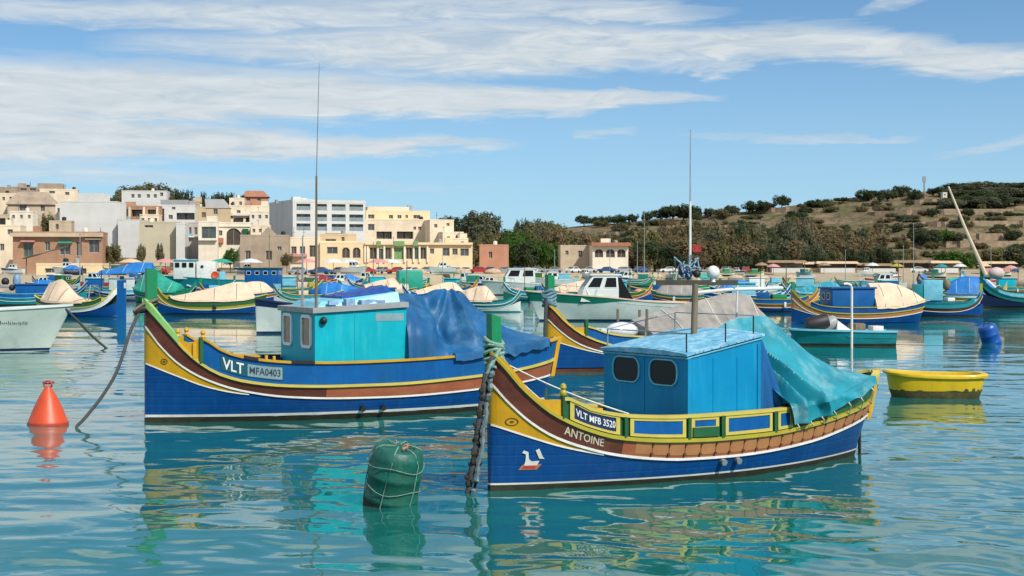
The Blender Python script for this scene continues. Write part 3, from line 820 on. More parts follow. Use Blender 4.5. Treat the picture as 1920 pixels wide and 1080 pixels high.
    tube_part('aerial', P['white'], root, [(mx + .06, my + .15, 2.72), (mx + .08, my + .17, 3.95)], [.022, .016], 8)
    tube_part('aerial_tip', P['steel'], root, [(mx + .08, my + .17, 3.95), (mx + .11, my + .2, 5.02)], [.012, .006], 6)
    u = Vector((math.cos(math.radians(-34)), math.sin(math.radians(-34)), 0))    # across the view
    def rel(du, z): p = Vector((mx + .06, my, z)) + u * du; return p
    mb = MB(); mb.sphere(rel(-.20, 2.91), .075); mb.sphere(rel(-.13, 2.85), .05); mb.build('navy_float', P['navy'], root, True)
    mb = MB(); mb.sphere(rel(.0, 2.88), .06); mb.build('black_float', P['black'], root, True)
    nb = MB(); rnd = random.Random(3)
    for i in range(26):
        p = rel(rnd.uniform(-.26, .0), rnd.uniform(2.92, 3.10)); nb.tube([p, p + Vector((rnd.uniform(-.12, .12), rnd.uniform(-.1, .1), rnd.uniform(-.14, .08))), p + Vector((rnd.uniform(-.1, .1), rnd.uniform(-.1, .1), -.12))], .012, 4)
    nb.build('net_bundle', mat('pale_blue_net', (.20, .32, .42), .8, .5, 20), root)
    mb = MB(); mb.sphere(rel(.24, 2.90), .10); mb.lathe([(.05, 0), (.03, .06), (.03, .1)], 8, Matrix.Translation(rel(.24, 2.76))); mb.build('radar_ball', P['white'], root, True)
    mb = MB(); p = rel(.06, 3.30); mb.grid([[p + u * (-.11 * i / 4) + Vector((0, .02 * math.sin(i * 2), z)) for i in range(5)] for z in (0, -.1)]); mb.build('red_flag', P['red'], root)
    mb = MB(); mb.tube([Vector((mx + .06, my, 2.60)), Vector((mx + .06, my, 2.60)) + u * .5 + Vector((0, 0, .05)), Vector((mx + .5, my + .6, 2.66)) + u * 1.36], .026, 8); mb.build('awning_pole', P['white'], root, True)
    tube_part('awning_stanchion', P['white'], root, [Vector((mx + .5, my + .6, 2.70)) + u * .68, Vector((mx + .5, my + .6, 2.0)) + u * .66], .016)
    # lines at the bow
    a0 = Vector((.16, -.06, 1.72))
    e1 = h.pt(.245, h.zg(.245) + .04, -1); e2 = Vector((1.05, -.25, .95))
    for e_ in (e1, e2):
        tube_part('bow_line', P['wrope'], root, [a0.lerp(e_, i / 8) - Vector((0, 0, .05 * math.sin(math.pi * i / 8))) for i in range(9)], .011, 5)
    mb = MB(); rnd = random.Random(8)
    for kx in range(7):
        zc0 = 1.70 + .05 * kx; pts = []
        for i in range(13):
            a = 2 * math.pi * i / 12; r_ = .115 + .02 * rnd.random()
            pts.append((.08 + r_ * math.cos(a), r_ * .95 * math.sin(a), zc0 + .05 * math.sin(a + kx)))
        mb.tube(pts, .026, 6)
    mb.build('rope_lashing', P['prope'], root, True)
    for k_, pts in enumerate(([(.02, -.08, 1.75), (-.1, -.14, 1.55), (-.12, -.12, 1.35), (-.02, -.1, 1.5)], [(.1, -.1, 1.9), (-.08, -.16, 1.68), (-.16, -.1, 1.45)], [(.1, -.1, 1.8), (.25, -.16, 1.60), (.34, -.18, 1.42), (.30, -.2, 1.34)])):
        tube_part('rope_end', P['prope'], root, pts, [.035, .03, .026, .02][:len(pts)], 6)
    return root, h

def near_tarp(h, root, rg):
    """sheet from the frame behind the cabin down to the stern: smooth upper face, pleats below the crease that runs aft to the gunwale"""
    nt, nv = 130, 110; rows = []
    tri = lambda p: 2 / math.pi * math.asin(.97 * math.sin(p))
    def base(q, v_):
        a = abs(v_); sg = 1 if v_ > 0 else -1
        t = lerp(.60 + .055 * a, .950, q); zr = rg(t); zgu = h.zg(t) + .05; ah = min(1, a / .84)
        ex = lerp(1.25, 1.1, q); z = lerp(zgu, zr, (1 - ah) ** ex)
        hang = max(0, (a - .84) / .16)
        w = h.bd(t) + .055
        y = lerp(.16 * (1 - q), sg * w, ah) + sg * .035 * hang
        if hang: z = lerp(z, lerp(h.zs(t) + .075, h.zg(t) - .07, sm(.30, .75, q)) + .05 * mnoise.noise((t * 22, sg, 1)), hang)
        return t, a, sg, hang, Vector((h.pt(t, zgu, 1).x, y, z)), zr - zgu, zgu
    for i in range(nt + 1):
        q = i / nt; row = []
        for j in range(nv + 1):
            v_ = -1 + 2 * j / nv
            t, a, sg, hang, p, hgt, zgu = base(q, v_)
            e = .012
            b1 = base(q, max(-1, v_ - e))[4]; b2 = base(q, min(1, v_ + e))[4]; c1 = base(max(0, q - e), v_)[4]; c2 = base(min(1, q + e), v_)[4]
            n = (b2 - b1).cross(c2 - c1)
            n = n.normalized() if n.length > 1e-9 else Vector((0, 0, 1))
            if n.z < 0 and hang == 0: n = -n
            if hang and n.y * sg < 0: n = -n
            fx = (t - .585) * h.L; fz = max(0., 2.25 - p.z)
            fan = math.atan2(fx, fz + .12)
            crease = lerp(.20, 1.0, sm(0, .80, q))            # where the pleats begin, as a share of the way down
            m_ = sm(crease - .12, crease + .14, a) * min(1, .25 + hgt) * (1 - .5 * sm(.84, 1., a))
            ph = fan + .06 * mnoise.noise((fan * 5, v_ * 2.5, 3))
            f = .15 * m_ * (tri(ph * 29 + .9 + sg) + .4 * tri(ph * 53 + 2.1))
            f += .05 * math.exp(-((a - crease) / .07) ** 2) * min(1, hgt)       # the crease itself stands up
            f += .018 * mnoise.noise((p.x * 2.2, p.y * 2.2, p.z * 2)) + .008 * mnoise.noise((p.x * 7, p.y * 7, p.z * 7))
            p = p + n * f * (1 - .8 * sm(.45, .95, q))
            if hang == 0 and abs(p.y) > h.bd(t) - .14: p.z = max(p.z, zgu + .02)
            if hang > 0: p.y = sg * max(abs(p.y), h.bd(t) + .065)
            row.append(p)
        rows.append(row)
    mb = MB(); mb.grid(rows)
    last = rows[-1]; mb.grid([last, [p + Vector((.03, 0, -.14)) for p in last]])
    o = mb.build('tarpaulin', P['tarpt'], root, True)
    for k_ in range(7):                                       # lashings from the hem down to the rub rail
        r = rows[int(10 + k_ * 18)][0]; t = lerp(.655, .982, (10 + k_ * 18) / nt)
        tube_part('lashing', P['wrope'], root, [r, r + Vector((.03, -.02, -.05)), h.pt(t, h.zs(t) - .02, -1, .05)], .008, 5)
    return o
NEAR, HN = near_boat()

# ------------------------------------------------------------------ 2. the turquoise-cabin boat on the left
def second_boat():
    h = Luzzu(8.54, 1.2, 1.0, .25, ZS2, ZB2, ZP2, ZG2)
    root = boat_root('fishing_boat', 'wooden fishing boat with turquoise cabin, tall green stem post and dark blue tarpaulin', (-7.03, 28.6), 26, 'traditional fishing boats')
    c = dict(hull=P['blue'], patch=P['yellow'], strake=P['maroon'], trim=P['white'], rub=P['paley'], wash=P['wblue'], gun=P['yellow'], bulwark=P['yellow'], wl=None, wash0=.108)
    build_hull(h, root, c, 52)
    band(h, 'waterline_stripe', P['white'], root, ts(40), lambda t: .10, lambda t: .15, .006, 1)
    rail(h, 'bow_cap', P['lgreen'], root, ts(8, .0, .062), lambda t: h.zs(t) + .05, (.045, .07), .0)
    band(h, 'strake_field', P['terra'], root, ts(30, .38, .995), lambda t: h.zb(t) + .02, lambda t: h.zs(t) - .03, .010, 1, sides=(-1,), label='lighter terracotta length of the strake')
    for t in (.094, .108):
        for s_ in (-1, 1):
            p = h.pt(t, 1.2, s_, 0)
            prism_post(p.x, p.y, h.zs(t), h.zg(t) + (.02 if t > .1 else -.02), .07, .09, 0).build('timberhead', P['dgreen'] if t > .1 else P['yellow'], root)
    for t in (.062, .112):
        for s_ in (-1, 1):
            p = h.pt(t, 1, s_, 0); mb = MB()
            mb.lathe([(.035, 0), (.05, .03), (.03, .07), (.05, .11), (.04, .15), (.008, .17)], 10, Matrix.Translation((p.x, p.y, h.zg(t) + .0)))
            mb.build('finial', P['yellow'], root, True)
    for t0, t1 in ((.197, .228), (.30, .352)):
        rail(h, 'rubber_pad', P['black'], root, ts(5, t0, t1), lambda t: h.zg(t) + .022, (.062, .028), -.02)
    for t in (.245, .262):
        p = h.pt(t, h.zg(t), -1, -.02); box_part('cleat', P['yellow'], root, p + Vector((0, 0, .06)), (.05, .06, .10), 0, .01)
    zc = lambda t, f: lerp(h.zs(t) + .02, h.zg(t), f)
    mb = MB(); a, b = .148, .282
    mb.grid([[h.pt(lerp(a, b, j / 10), zc(lerp(a, b, j / 10), f), -1, o_) for j in range(11)] for f, o_ in ((.16, .0), (.16, .006), (.80, .006), (.80, .0))])
    mb.build('number_board', mat('dark_teal_board', (.004, .075, .11), .45, .15), root)
    mb = MB(); a, b = .205, .280
    mb.grid([[h.pt(lerp(a, b, j / 10), zc(lerp(a, b, j / 10), f), -1, .009) for j in range(11)] for f in (.20, .76)])
    mb.build('number_plate', P['platew'], root)
    hull_text(h, 'registration_lettering', 'VLT', P['letterw'], root, .152, .197, lambda t: zc(t, .24), lambda t: zc(t, .74), .012)
    hull_text(h, 'registration_lettering', 'MFA0403', P['letterd'], root, .209, .276, lambda t: zc(t, .32), lambda t: zc(t, .66), .013)
    for s_ in (-1, 1):
        mb = MB(); pts = [(.007 * math.cos(q), .06 * math.sin(q)) for q in (2 * math.pi * i / 14 for i in range(14))]
        mb.grid([[h.pt(.035 + p[0] * f, 1.17 + p[1] * f, s_, .008) for p in pts] for f in (1., .7)], True)
        mb.grid([[h.pt(.035 + p[0] * f, 1.17 + p[1] * f, s_, .008) for p in pts] for f in (.4, .02)], True)
        mb.build('painted_eye', P['eye'], root)
    for t in (.47, .52):
        q = h.pt(t, .21, -1, .0); tube_part('exhaust_stub', P['black'], root, [q + Vector((0, .05, 0)), q + Vector((-.02, -.10, -.02))], [.06, .055], 8)
    prism_post(.12, 0, 1.9, 2.95, .20, .16, -.0, .03).build('stem_post', P['green'], root)
    mb = MB(); mb.tube([(-.22, -.05, 2.10), (-.08, -.05, 2.17), (.1, -.05, 2.20), (.24, -.05, 2.29)], [.05, .085, .085, .045], 10); mb.build('rubber_fender', P['black'], root, True)
    mb = MB(); mb.tube([(-.24, -.10, 2.14), (-.05, -.12, 2.27), (.24, -.12, 2.36)], .03, 8); mb.build('rope_lashing', P['wood'], root, True)
    xs = h.pt(1, 1.1, 1).x
    prism_post(xs - .03, 0, .6, 1.46, .09, .08, .2).build('stern_post', P['yellow'], root)
    # cabin
    x0, x1, y0, y1 = 3.07, 4.98, -1.0, 1.2; zb, zf, za = .6, 2.07, 2.17
    mb = MB(); mb.hexa([(x0, y0, zb), (x1, y0, zb), (x1, y1, zb), (x0, y1, zb), (x0, y0, zf), (x1, y0, za), (x1, y1, za), (x0, y1, zf)])
    mb.build('cabin', P['turq'], root)
    s_ = (za - zf) / (x1 - x0); zz = lambda x: zf + s_ * (x - x0) + .002; e = .06
    mb = MB(); mb.hexa([(x0 - e, y0 - e, zz(x0)), (x1 + .03, y0 - e, zz(x1)), (x1 + .03, y1 + e, zz(x1)), (x0 - e, y1 + e, zz(x0)),
                        (x0 - e, y0 - e, zz(x0) + .10), (x1 + .03, y0 - e, zz(x1) + .10), (x1 + .03, y1 + e, zz(x1) + .10), (x0 - e, y1 + e, zz(x0) + .10)])
    mb.build('cabin_roof', P['grey'], root)
    mb = MB(); a0, a1, b0, b1 = x0 + .15, x1 - .02, -.7, 1.0
    mb.hexa([(a0, b0, zz(a0) + .1), (a1, b0, zz(a1) + .1), (a1, b1, zz(a1) + .1), (a0, b1, zz(a0) + .1), (a0 + .1, b0 + .1, zz(a0) + .20), (a1, b0 + .1, zz(a1) + .30), (a1, b1 - .1, zz(a1) + .30), (a0 + .1, b1 - .1, zz(a0) + .20)])
    mb.build('raised_hatch', P['ltblue'], root)
    mb = MB(); rnd = random.Random(2)
    rows = [[(lerp(x0 + .75, x1 - .05, i / 10), lerp(-.45, .9, j / 8), zz(x0 + 1) + .26 + .02 * i * (1 if 1 < j < 7 else .4) + .05 * mnoise.noise((i * .7, j * .9, 1))) for j in range(9)] for i in range(11)]
    mb.grid(rows); lo = [[(p[0], p[1], zz(p[0]) + .2) for p in r] for r in rows]
    for A, B_ in ((rows[0], lo[0]), (rows[-1], lo[-1]), ([r[0] for r in rows], [r[0] for r in lo]), ([r[-1] for r in rows], [r[-1] for r in lo])): mb.grid([A, B_])
    mb.build('folded_tarpaulin', mat('navy_blue_tarpaulin', (.010, .06, .28), .5, .3, 3.0, .2, 12), root, True)
    mb = MB()
    for i in range(7):
        p = Vector((x0 + .9 + rnd.uniform(-.5, .7), -.75 + rnd.uniform(-.05, .2), zz(x0 + .9) + .15)); mb.box(p, (rnd.uniform(.1, .3), .12, rnd.uniform(.06, .14)), rnd.uniform(-.5, .5))
    mb.build('roof_gear', mat('pale_blue_gear', (.22, .36, .55), .7, .4, 6), root)
    for y in (.72, -.50):
        window(root, (x0 - .002, y, 1.70), (0, -1, 0), (0, 0, 1), .46 if y > 0 else .50, .54, .05, P['bright_white'], P['brownglass'], .06, .03)
    mb = MB(); mb.grid([[(x, y0 - .006, z) for x in (4.32, 4.92)] for z in (1.90, 2.05)]); mb.build('name_plate', P['platew'], root)
    mb = MB(); mb.sphere((x0 + .16, y0 - .05, 1.93), .075, 10, 6); mb.build('deck_lamp', P['black'], root, True)
    for x in (3.9,): box_part('panel_batten', P['turq'], root, (x, y0 - .004, 1.35), (.03, .012, 1.4))
    # aerials
    tube_part('aerial', P['wood'], root, [(x0 + .05, y0 + .08, 2.1), (x0 + .06, y0 + .09, 4.75)], [.030, .020], 8)
    tube_part('aerial_tip', P['steel'], root, [(x0 + .06, y0 + .09, 4.75), (x0 + .12, y0 + .10, 6.95)], [.012, .006], 6)
    tube_part('aerial', P['steel'], root, [(x0 + .05, y0 + .95, 2.1), (x0 + .06, y0 + .95, 3.6)], [.028, .012], 6)
    # tarpaulin over the after part
    rg = pchip([(.575, 2.40), (.656, 2.44), (.726, 2.49), (.762, 2.49), (.813, 2.12), (.856, 1.80), (.93, 1.52), (.985, 1.45)])
    nt, nv = 130, 96; rows = []
    tri = lambda p: 2 / math.pi * math.asin(.97 * math.sin(p))
    def base(q, v_):
        a = abs(v_); sg = 1 if v_ > 0 else -1
        t = lerp(.583, .955, q); zr = rg(t); ze = h.zg(t) + lerp(.04, .08, sm(.68, .72, t))
        p_ = lerp(.30, 1.25, sm(.60, .77, t))                  # boxy over the cabin end, tented aft of the peak
        wd = h.bd(t) + lerp(-.07, .05, sm(.68, .72, t))
        z = lerp(ze, zr, max(0, 1 - a) ** p_)
        return t, a, sg, Vector((h.pt(t, ze, 1).x, sg * a * wd + .12 * (1 - a), z)), zr - ze
    for i in range(nt + 1):
        q = i / nt; row = []
        for j in range(nv + 1):
            v_ = -1 + 2 * j / nv
            t, a, sg, p, hgt = base(q, v_); e = .012
            b1 = base(q, max(-1, v_ - e))[3]; b2 = base(q, min(1, v_ + e))[3]; c1 = base(max(0, q - e), v_)[3]; c2 = base(min(1, q + e), v_)[3]
            n = (b2 - b1).cross(c2 - c1); n = n.normalized() if n.length > 1e-9 else Vector((0, 0, 1))
            if n.z < 0: n = -n
            fx = (t - .752) * h.L; fz = max(0, 2.52 - p.z); fan = math.atan2(fx, fz + .10)
            near = sm(.60, .72, t)
            m_ = math.sin(math.pi * min(1, a * .86 + .07)) * min(1, hgt)
            f = near * m_ * (.14 * tri(fan * 6.2 + .9) + .05 * tri(fan * 15 + .3))           # big facets fanning from the peak
            f += (1 - near) * m_ * (.05 * tri(t * h.L * 9) + .025 * tri(t * h.L * 21 + a * 3))  # hanging folds by the cabin
            f -= .20 * math.exp(-((t - .672 - .05 * a) / .022) ** 2) * m_                      # deep valley from cabin corner down to the hem
            f += .03 * mnoise.noise((p.x * 2.0, p.y * 2.0, p.z * 2)) + .012 * mnoise.noise((p.x * 6, p.y * 6, p.z * 6))
            p = p + n * f
            if t > .70 and a > .97: p.y = sg * max(abs(p.y), h.bd(t) + .05)
            if t > .69 and abs(p.y) > h.bd(t) - .14: p.z = max(p.z, h.zg(t) + .075)
            if t <= .69: p.z = max(p.z, h.zg(t) + .03)
            row.append(p)
        rows.append(row)
    mb = MB(); mb.grid(rows)
    for jj, sg in ((0, -1), (nv, 1)):
        mb.grid([[r[jj] for r in rows], [r[jj] + Vector((0, sg * .03, -.03 - .14 * sm(.22, .36, i / nt) - .10 * sm(.2, .4, i / nt) * mnoise.noise((i * .12, 2, 5)))) for i, r in enumerate(rows)]])
    mb.grid([rows[-1], [p + Vector((.05, 0, -.18)) for p in rows[-1]]])
    mb.grid([rows[0], [Vector((p.x, p.y, min(p.z, 1.15))) for p in rows[0]]])
    mb.build('tarpaulin', P['tarpb'], root, True)
    return root, h
SECOND, H2 = second_boat()

# ------------------------------------------------------------------ 3. boat with the grey tent behind the nearest one
def third_boat():
    h = Luzzu(8.2, 1.1, .9, .3, ZS1, ZB1, ZP1, ZG1, 1.04)
    root = boat_root('fishing_boat', 'wooden fishing boat with a grey canvas tent and yellow bow, right behind the nearest boat', (.98, 42), 32, 'traditional fishing boats')
    c = dict(hull=P['blue'], patch=P['yellow'], strake=P['maroon'], trim=P['white'], rub=P['paley'], wash=P['wblue'], gun=P['paley'], bulwark=P['yellow'], bottom=P['maroon'])
    build_hull(h, root, c, 40)
    for t in (.112,):
        for s_ in (-1, 1):
            p = h.pt(t, 1, s_, 0); prism_post(p.x, p.y, h.zs(t), h.zg(t) + .22, .09, .09).build('timberhead', P['dgreen'], root)
    prism_post(.1, 0, 1.75, 2.75, .22, .16, .0, .03).build('stem_post', P['green'], root)
    mb = MB(); rnd = random.Random(11)
    for kx in range(6):
        pts = [(.08 + (.16 + .03 * rnd.random()) * math.cos(a), .16 * math.sin(a), 1.92 + .07 * kx + .05 * math.sin(a * 2 + kx)) for a in (2 * math.pi * i / 10 for i in range(11))]
        mb.tube(pts, .05, 6)
    mb.build('cloth_lashing', mat('grey_blue_cloth', (.13, .24, .30), .9, .3, 5), root, True)
    tube_part('hanging_rope', P['rope'], root, [(-.08, -.1, 2.1), (-.14, -.12, 1.2), (-.1, -.1, .1)], .05)
    rg = pchip([(.35, 1.40), (.48, 1.66), (.66, 1.95), (.83, 2.16), (.88, 2.08), (.94, 1.42), (.98, 1.36)])
    tent(h, 'canvas_tent', P['tarpg'], root, .36, .975, rg, nt=60, nv=36, pw=1.0, fold=.09, nf=5.5, seed=6)
    for x, y, z1 in ((2.95, -.75, 1.75), (3.4, .2, 1.7), (2.9, .6, 1.72)):
        tube_part('tent_pole', P['wood'], root, [(x, y, .7), (x, y, z1)], .04)
    mb = MB(); mb.sphere((2.35, -.35, 1.12), .42, 12, 8, (1.3, .8, .62)); mb.build('plastic_wrapped_gear', P['plastic'], root, True)
    mb = MB(); mb.box((1.75, -.1, 1.05), (.6, .7, .3), .2); mb.build('fish_box', P['plastic'], root)
    return root, h
THIRD, H3 = third_boat()

# ------------------------------------------------------------------ the boats further out
class Transom(Luzzu):
    """planing hull: pointed bow, square stern"""
    def __init__(s, L, B, zbow, zstern, rake=.5):
        s.L, s.BD = L, B; s.rk = 0; s.rb = rake; s.k = 1; s.tp = 0
        s.zg = pchip([(0, zbow), (.45, lerp(zbow, zstern, .55)), (.75, lerp(zbow, zstern, .9)), (1, zstern)]); s.zs = s.zg
    def bd(s, t): return .04 + s.BD * (1 - (1 - min(1, max(0, t)) ** .75) ** 2.4) * (1 - .10 * t)
    def hb(s, t, z):
        zt = s.zg(t); u = min(1, max(.001, (z + .4) / (zt + .4)))
        p = lerp(1.1, .32, sm(0, .6, t)); return s.bd(t) * u ** p
    def pt(s, t, z, side, off=0.):
        p = Luzzu.pt(s, t, z, side, off) if False else None
        y = s.hb(t, z); x = s.L * t - s.rb * max(z, -.3) * (1 - sm(0, .5, t))
        e = .01; y0, y1 = s.hb(max(0, t - e), z), s.hb(min(1, t + e), z)
        dx = s.L * (min(1, t + e) - max(0, t - e)); dy = y1 - y0; q = math.hypot(dx, dy)
        return Vector((x - off * dy / q, side * (y + off * dx / q), z))

def small_luzzu(label, px, d, a, L, c, k=.95, B=None, post=None, cabin=None, tarp=None, extras=None, group='traditional fishing boats', fine=26, stern_post=None):
    B = B or L * .155
    h = Luzzu(L, B, B * .83, .3, ZS1, ZB1, ZP1, ZG1, k)
    p = on_water(px, d)
    root = boat_root('fishing_boat', label, p, a, group)
    build_hull(h, root, c, fine, rails=fine > 18)
    if post: prism_post(.08, 0, 1.6 * k, 2.3 * k, .17, .13, 0, .03).build('stem_post', post, root)
    if stern_post:
        xs = h.pt(1, 1.0 * k, 1).x; prism_post(xs, 0, .5, 1.75 * k, .12, .1, .15).build('stern_post', stern_post, root)
    if cabin:
        t0, t1, z1, m, rm = cabin[:5]; hw = B * .80
        x0, x1 = t0 * L, t1 * L
        box_part('cabin', m, root, ((x0 + x1) / 2, 0, (z1 + .4) / 2), (x1 - x0, 2 * hw, z1 - .4), 0, .03)
        box_part('cabin_roof', rm, root, ((x0 + x1) / 2, 0, z1 + .045), (x1 - x0 + .16, 2 * hw + .16, .09), 0, .02)
        n = max(1, int((x1 - x0) / .75))
        if len(cabin) > 5:
            for sg in (-1, 1):
                for i in range(n):
                    window(root, (lerp(x0, x1, (i + .5) / n), sg * (hw + .002), z1 - .38), (1 if sg < 0 else -1, 0, 0), (0, 0, 1), .36, .30, .06, cabin[5], P['glass'], .03, .02)
        for y in (-.38 * hw, .38 * hw):
            window(root, (x0 - .002, y, z1 - .38), (0, -1, 0), (0, 0, 1), .36, .30, .06, P['white'], P['glass'], .03, .02)
    if tarp:
        t0, t1, rp, m = tarp[:4]
        rg = pchip(rp)
        tent(h, 'tarpaulin', m, root, t0, t1, rg, nt=22, nv=14, pw=tarp[4] if len(tarp) > 4 else 1.0, fold=.045, nf=5, seed=int(px) % 17 + 1)
    if extras: extras(h, root)
    return root, h
def scheme(hull='blue', patch='yellow', strake='terra', wash='wblue', gun='paley', rub='paley', trim='white', **kw):
    d = dict(hull=P[hull], patch=P[patch] if patch else None, strake=P[strake] if strake else None, trim=P[trim], rub=P[rub], wash=P[wash], gun=P[gun], bulwark=P[kw.pop('bulwark', 'yellow')])
    for q, v_ in kw.items(): d[q] = P[v_]
    return d

def cruiser(label, px, d, a, L, B, zb, zs_, lower, upper=None, rim='white', cabin=None, cat='boat', group=None, extras=None, name='motor_boat', band_end=.95, wl=None, band_f=.62, rake=.5):
    h = Transom(L, B, zb, zs_, rake)
    root = boat_root(name, label, on_water(px, d), a, group, cat)
    tl = ts(26)
    band(h, 'hull', P[lower], root, tl, lambda t: -.3, lambda t: h.zg(t), 0, 6)
    if upper: band(h, 'topside_band', P[upper], root, [t * band_end for t in tl], lambda t: lerp(h.zg(t) * band_f, h.zg(t) - .05, sm(band_end * .45, band_end, t)), lambda t: h.zg(t) - .02, .008, 2, join=False)
    band(h, 'waterline_stripe', P[wl or 'navy'], root, tl, lambda t: .0, lambda t: .09, .006, 1)
    rail(h, 'gunwale', P[rim], root, tl, lambda t: h.zg(t) + .02, (.05, .035), -.02)
    mb = MB(); mb.grid([[Vector((h.pt(t, h.zg(t), 1).x, s_ * max(.01, h.bd(t) - .04), h.zg(t) - (.02 if t < .45 else .22))) for s_ in (-1, 1)] for t in ts(14, .01, .99)])
    mb.build('deck', P['hullw'], root)
    if cabin:
        t0, t1, z1, m, raked = cabin
        x0, x1 = t0 * L, t1 * L; hw = B * .68; zb_ = h.zg(t0) - .1; zd = h.zg((t0 + t1) / 2) - .25
        sh = raked
        zmid = lerp(zb_, z1, .35)
        mb = MB(); mb.hexa([(x0 - sh * .3, -hw, zd), (x1, -hw, zd), (x1, hw, zd), (x0 - sh * .3, hw, zd), (x0, -hw, zmid), (x1, -hw, zmid), (x1, hw, zmid), (x0, hw, zmid)])
        mb.hexa([(x0, -hw, zmid), (x1, -hw, zmid), (x1, hw, zmid), (x0, hw, zmid), (x0 + sh, -hw * .88, z1), (x1 - .05, -hw * .88, z1), (x1 - .05, hw * .88, z1), (x0 + sh, hw * .88, z1)])
        mb.build('cabin', P[m], root)
        box_part('cabin_roof', P['hullw'], root, ((x0 + sh + x1) / 2, 0, z1 + .04), (x1 - x0 - sh + .35, 2 * hw * .95, .09), 0, .03)
        def quad(pts, nm):
            pts = [Vector(p) for p in pts]; nrm = (pts[1] - pts[0]).cross(pts[3] - pts[0]).normalized(); ctr = sum(pts, Vector()) / 4
            if nrm.dot(ctr - Vector(((x0 + x1) / 2, 0, zmid))) < 0: nrm = -nrm
            fr = MB(); inn = [ctr + (p - ctr) * .88 + nrm * .02 for p in pts]; out_ = [p + nrm * .02 for p in pts]
            fr.grid([pts, out_, inn, [p - nrm * .014 for p in inn]], True); f = fr.build('window', P['hullw'], root)
            g = MB(); g.poly([p - nrm * .012 for p in inn]); g.build('pane', P['glass'], f)
        def F(u, v_, side):   # side wall of the upper cabin
            x = lerp(lerp(x0, x1, u), lerp(x0 + sh, x1 - .05, u), v_); return (x, side * hw * lerp(1, .88, v_), lerp(zmid, z1, v_))
        n = 2 if x1 - x0 > 1.2 else 1
        for sg in (-1, 1):
            for i in range(n):
                a_, b_ = (i + .10) / n, (i + .92) / n
                quad([F(a_, .12, sg), F(b_, .12, sg), F(b_, .9, sg), F(a_, .9, sg)], 'side')
        for i in range(2):
            y0_, y1_ = lerp(-hw, hw, (i + .1) / 2), lerp(-hw, hw, (i + .9) / 2)
            quad([(x0 + sh * .1, y0_, lerp(zmid, z1, .1)), (x0 + sh * .1, y1_, lerp(zmid, z1, .1)), (x0 + sh * .92, y1_ * .9, lerp(zmid, z1, .92)), (x0 + sh * .92, y0_ * .9, lerp(zmid, z1, .92))], 'front')
    if extras: extras(h, root)
    return root, h
def bow_rail(h, root, z=.45, t1=.4):
    for sg in (-1, 1):
        pts = [h.pt(t, h.zg(t), sg) + Vector((.1, -sg * .06, z * (1 - .2 * t))) for t in ts(8, .02, t1)]
        tube_part('bow_rail', P['steel'], root, pts + [h.pt(t1 + .03, h.zg(t1), sg)], .015, 5)
        for t in (.08, .22, .36):
            q = h.pt(t, h.zg(t), sg); tube_part('rail_stanchion', P['steel'], root, [q, q + Vector((.1, -sg * .06, z * .9))], .012, 5)
def outboard(root, x, y, z, m=None):
    mb = MB(); mb.box((x, y, z + .28), (.30, .34, .34), 0, .15, .07); mb.build('outboard_motor', m or P['black'], root, True)
    box_part('outboard_leg', P['black'], root, (x + .08, y, z - .2), (.12, .10, .75))

G_ = 'traditional fishing boats'
# left side
def white_boat_extra(h, root):
    # worn name in dark marker on the far-left hull: only strokes are left
    mb = MB(); rnd = random.Random(5)
    for i in range(16):
        t = lerp(.17, .30, i / 15); zc_ = .92 + .06 * (i / 15)
        p = h.pt(t, zc_ + rnd.uniform(-.02, .02), 1, .012); q = h.pt(t + .004, zc_ + rnd.uniform(.05, .12), 1, .012)
        mb.tube([p, q], .012, 4)
    mb.build('worn_lettering', P['letterd'], root)
    bowp = h.pt(0, h.zg(0), 1)
    box_part('hatch', P['hullw'], root, (1.6, 0, h.zg(.3) + .02), (.7, .6, .10), 0, .02)
cruiser('pale green white hull of an open boat cut off at the left edge', 92, 53, 198, 6.4, 1.15, 1.58, 1.25, 'hullg', None, 'hullw', None, extras=white_boat_extra)
small_luzzu('blue fishing boat with a long cream cover, bow beside the blue post', 219, 86, 152, 6.0, scheme('blue', None, 'white', 'dgreen', 'paley', 'paley', bulwark='paley', bottom='blue'),
            tarp=(.30, .86, [(.30, .95), (.50, 1.25), (.72, 2.2), (.86, 1.9)], P['tarpc']), post=None,
            extras=lambda h, r: (box_part('net_pile', P['dgreen'], r, (1.1, .1, 1.0), (.9, .8, .35), .3, .1), tube_part('net_roller', P['steel'], r, [(1.7, -.5, 1.0), (1.75, -.3, 1.85), (1.75, .3, 1.85), (1.7, .5, 1.0)], .04)))
small_luzzu('blue and yellow fishing boat with peach canvas cover, moored beyond the tall green stem post', 293, 91, 9, 6.3, scheme('blue', 'yellow', 'gyellow', 'dgreen', 'paley', 'dgreen', bulwark='yellow', bottom='navy'),
            tarp=(.14, .90, [(.14, 1.12), (.35, 1.38), (.60, 1.74), (.78, 2.0), (.83, 1.98), (.90, 1.15)], P['tarpc'], 1.0),
            extras=lambda h, r: [box_part('fender', P['black'], r, h.pt(t, .5, -1, .05), (.22, .10, .26), 0, .04) for t in (.56,)])
mp = MB(); mp.hexa([(-.24, -.07, -1.2), (.24, -.07, -1.2), (.24, .07, -1.2), (-.24, .07, -1.2), (-.24, -.07, 2.2), (.24, -.07, 2.22), (.24, .07, 2.22), (-.24, .07, 2.2)])
blue_post = thing('mooring_post', 'wide bright blue post standing in the water beside the cream covered boat', 'mooring post', on_water(228, 82))
mp.build('post', P['wblue'], blue_post); box_part('cap', P['navy'], blue_post, (.02, 0, 2.33), (.22, .16, .2), 0, .03)
box_part('cleat', P['white'], blue_post, (.2, -.09, 1.9), (.10, .06, .3), 0, .01)
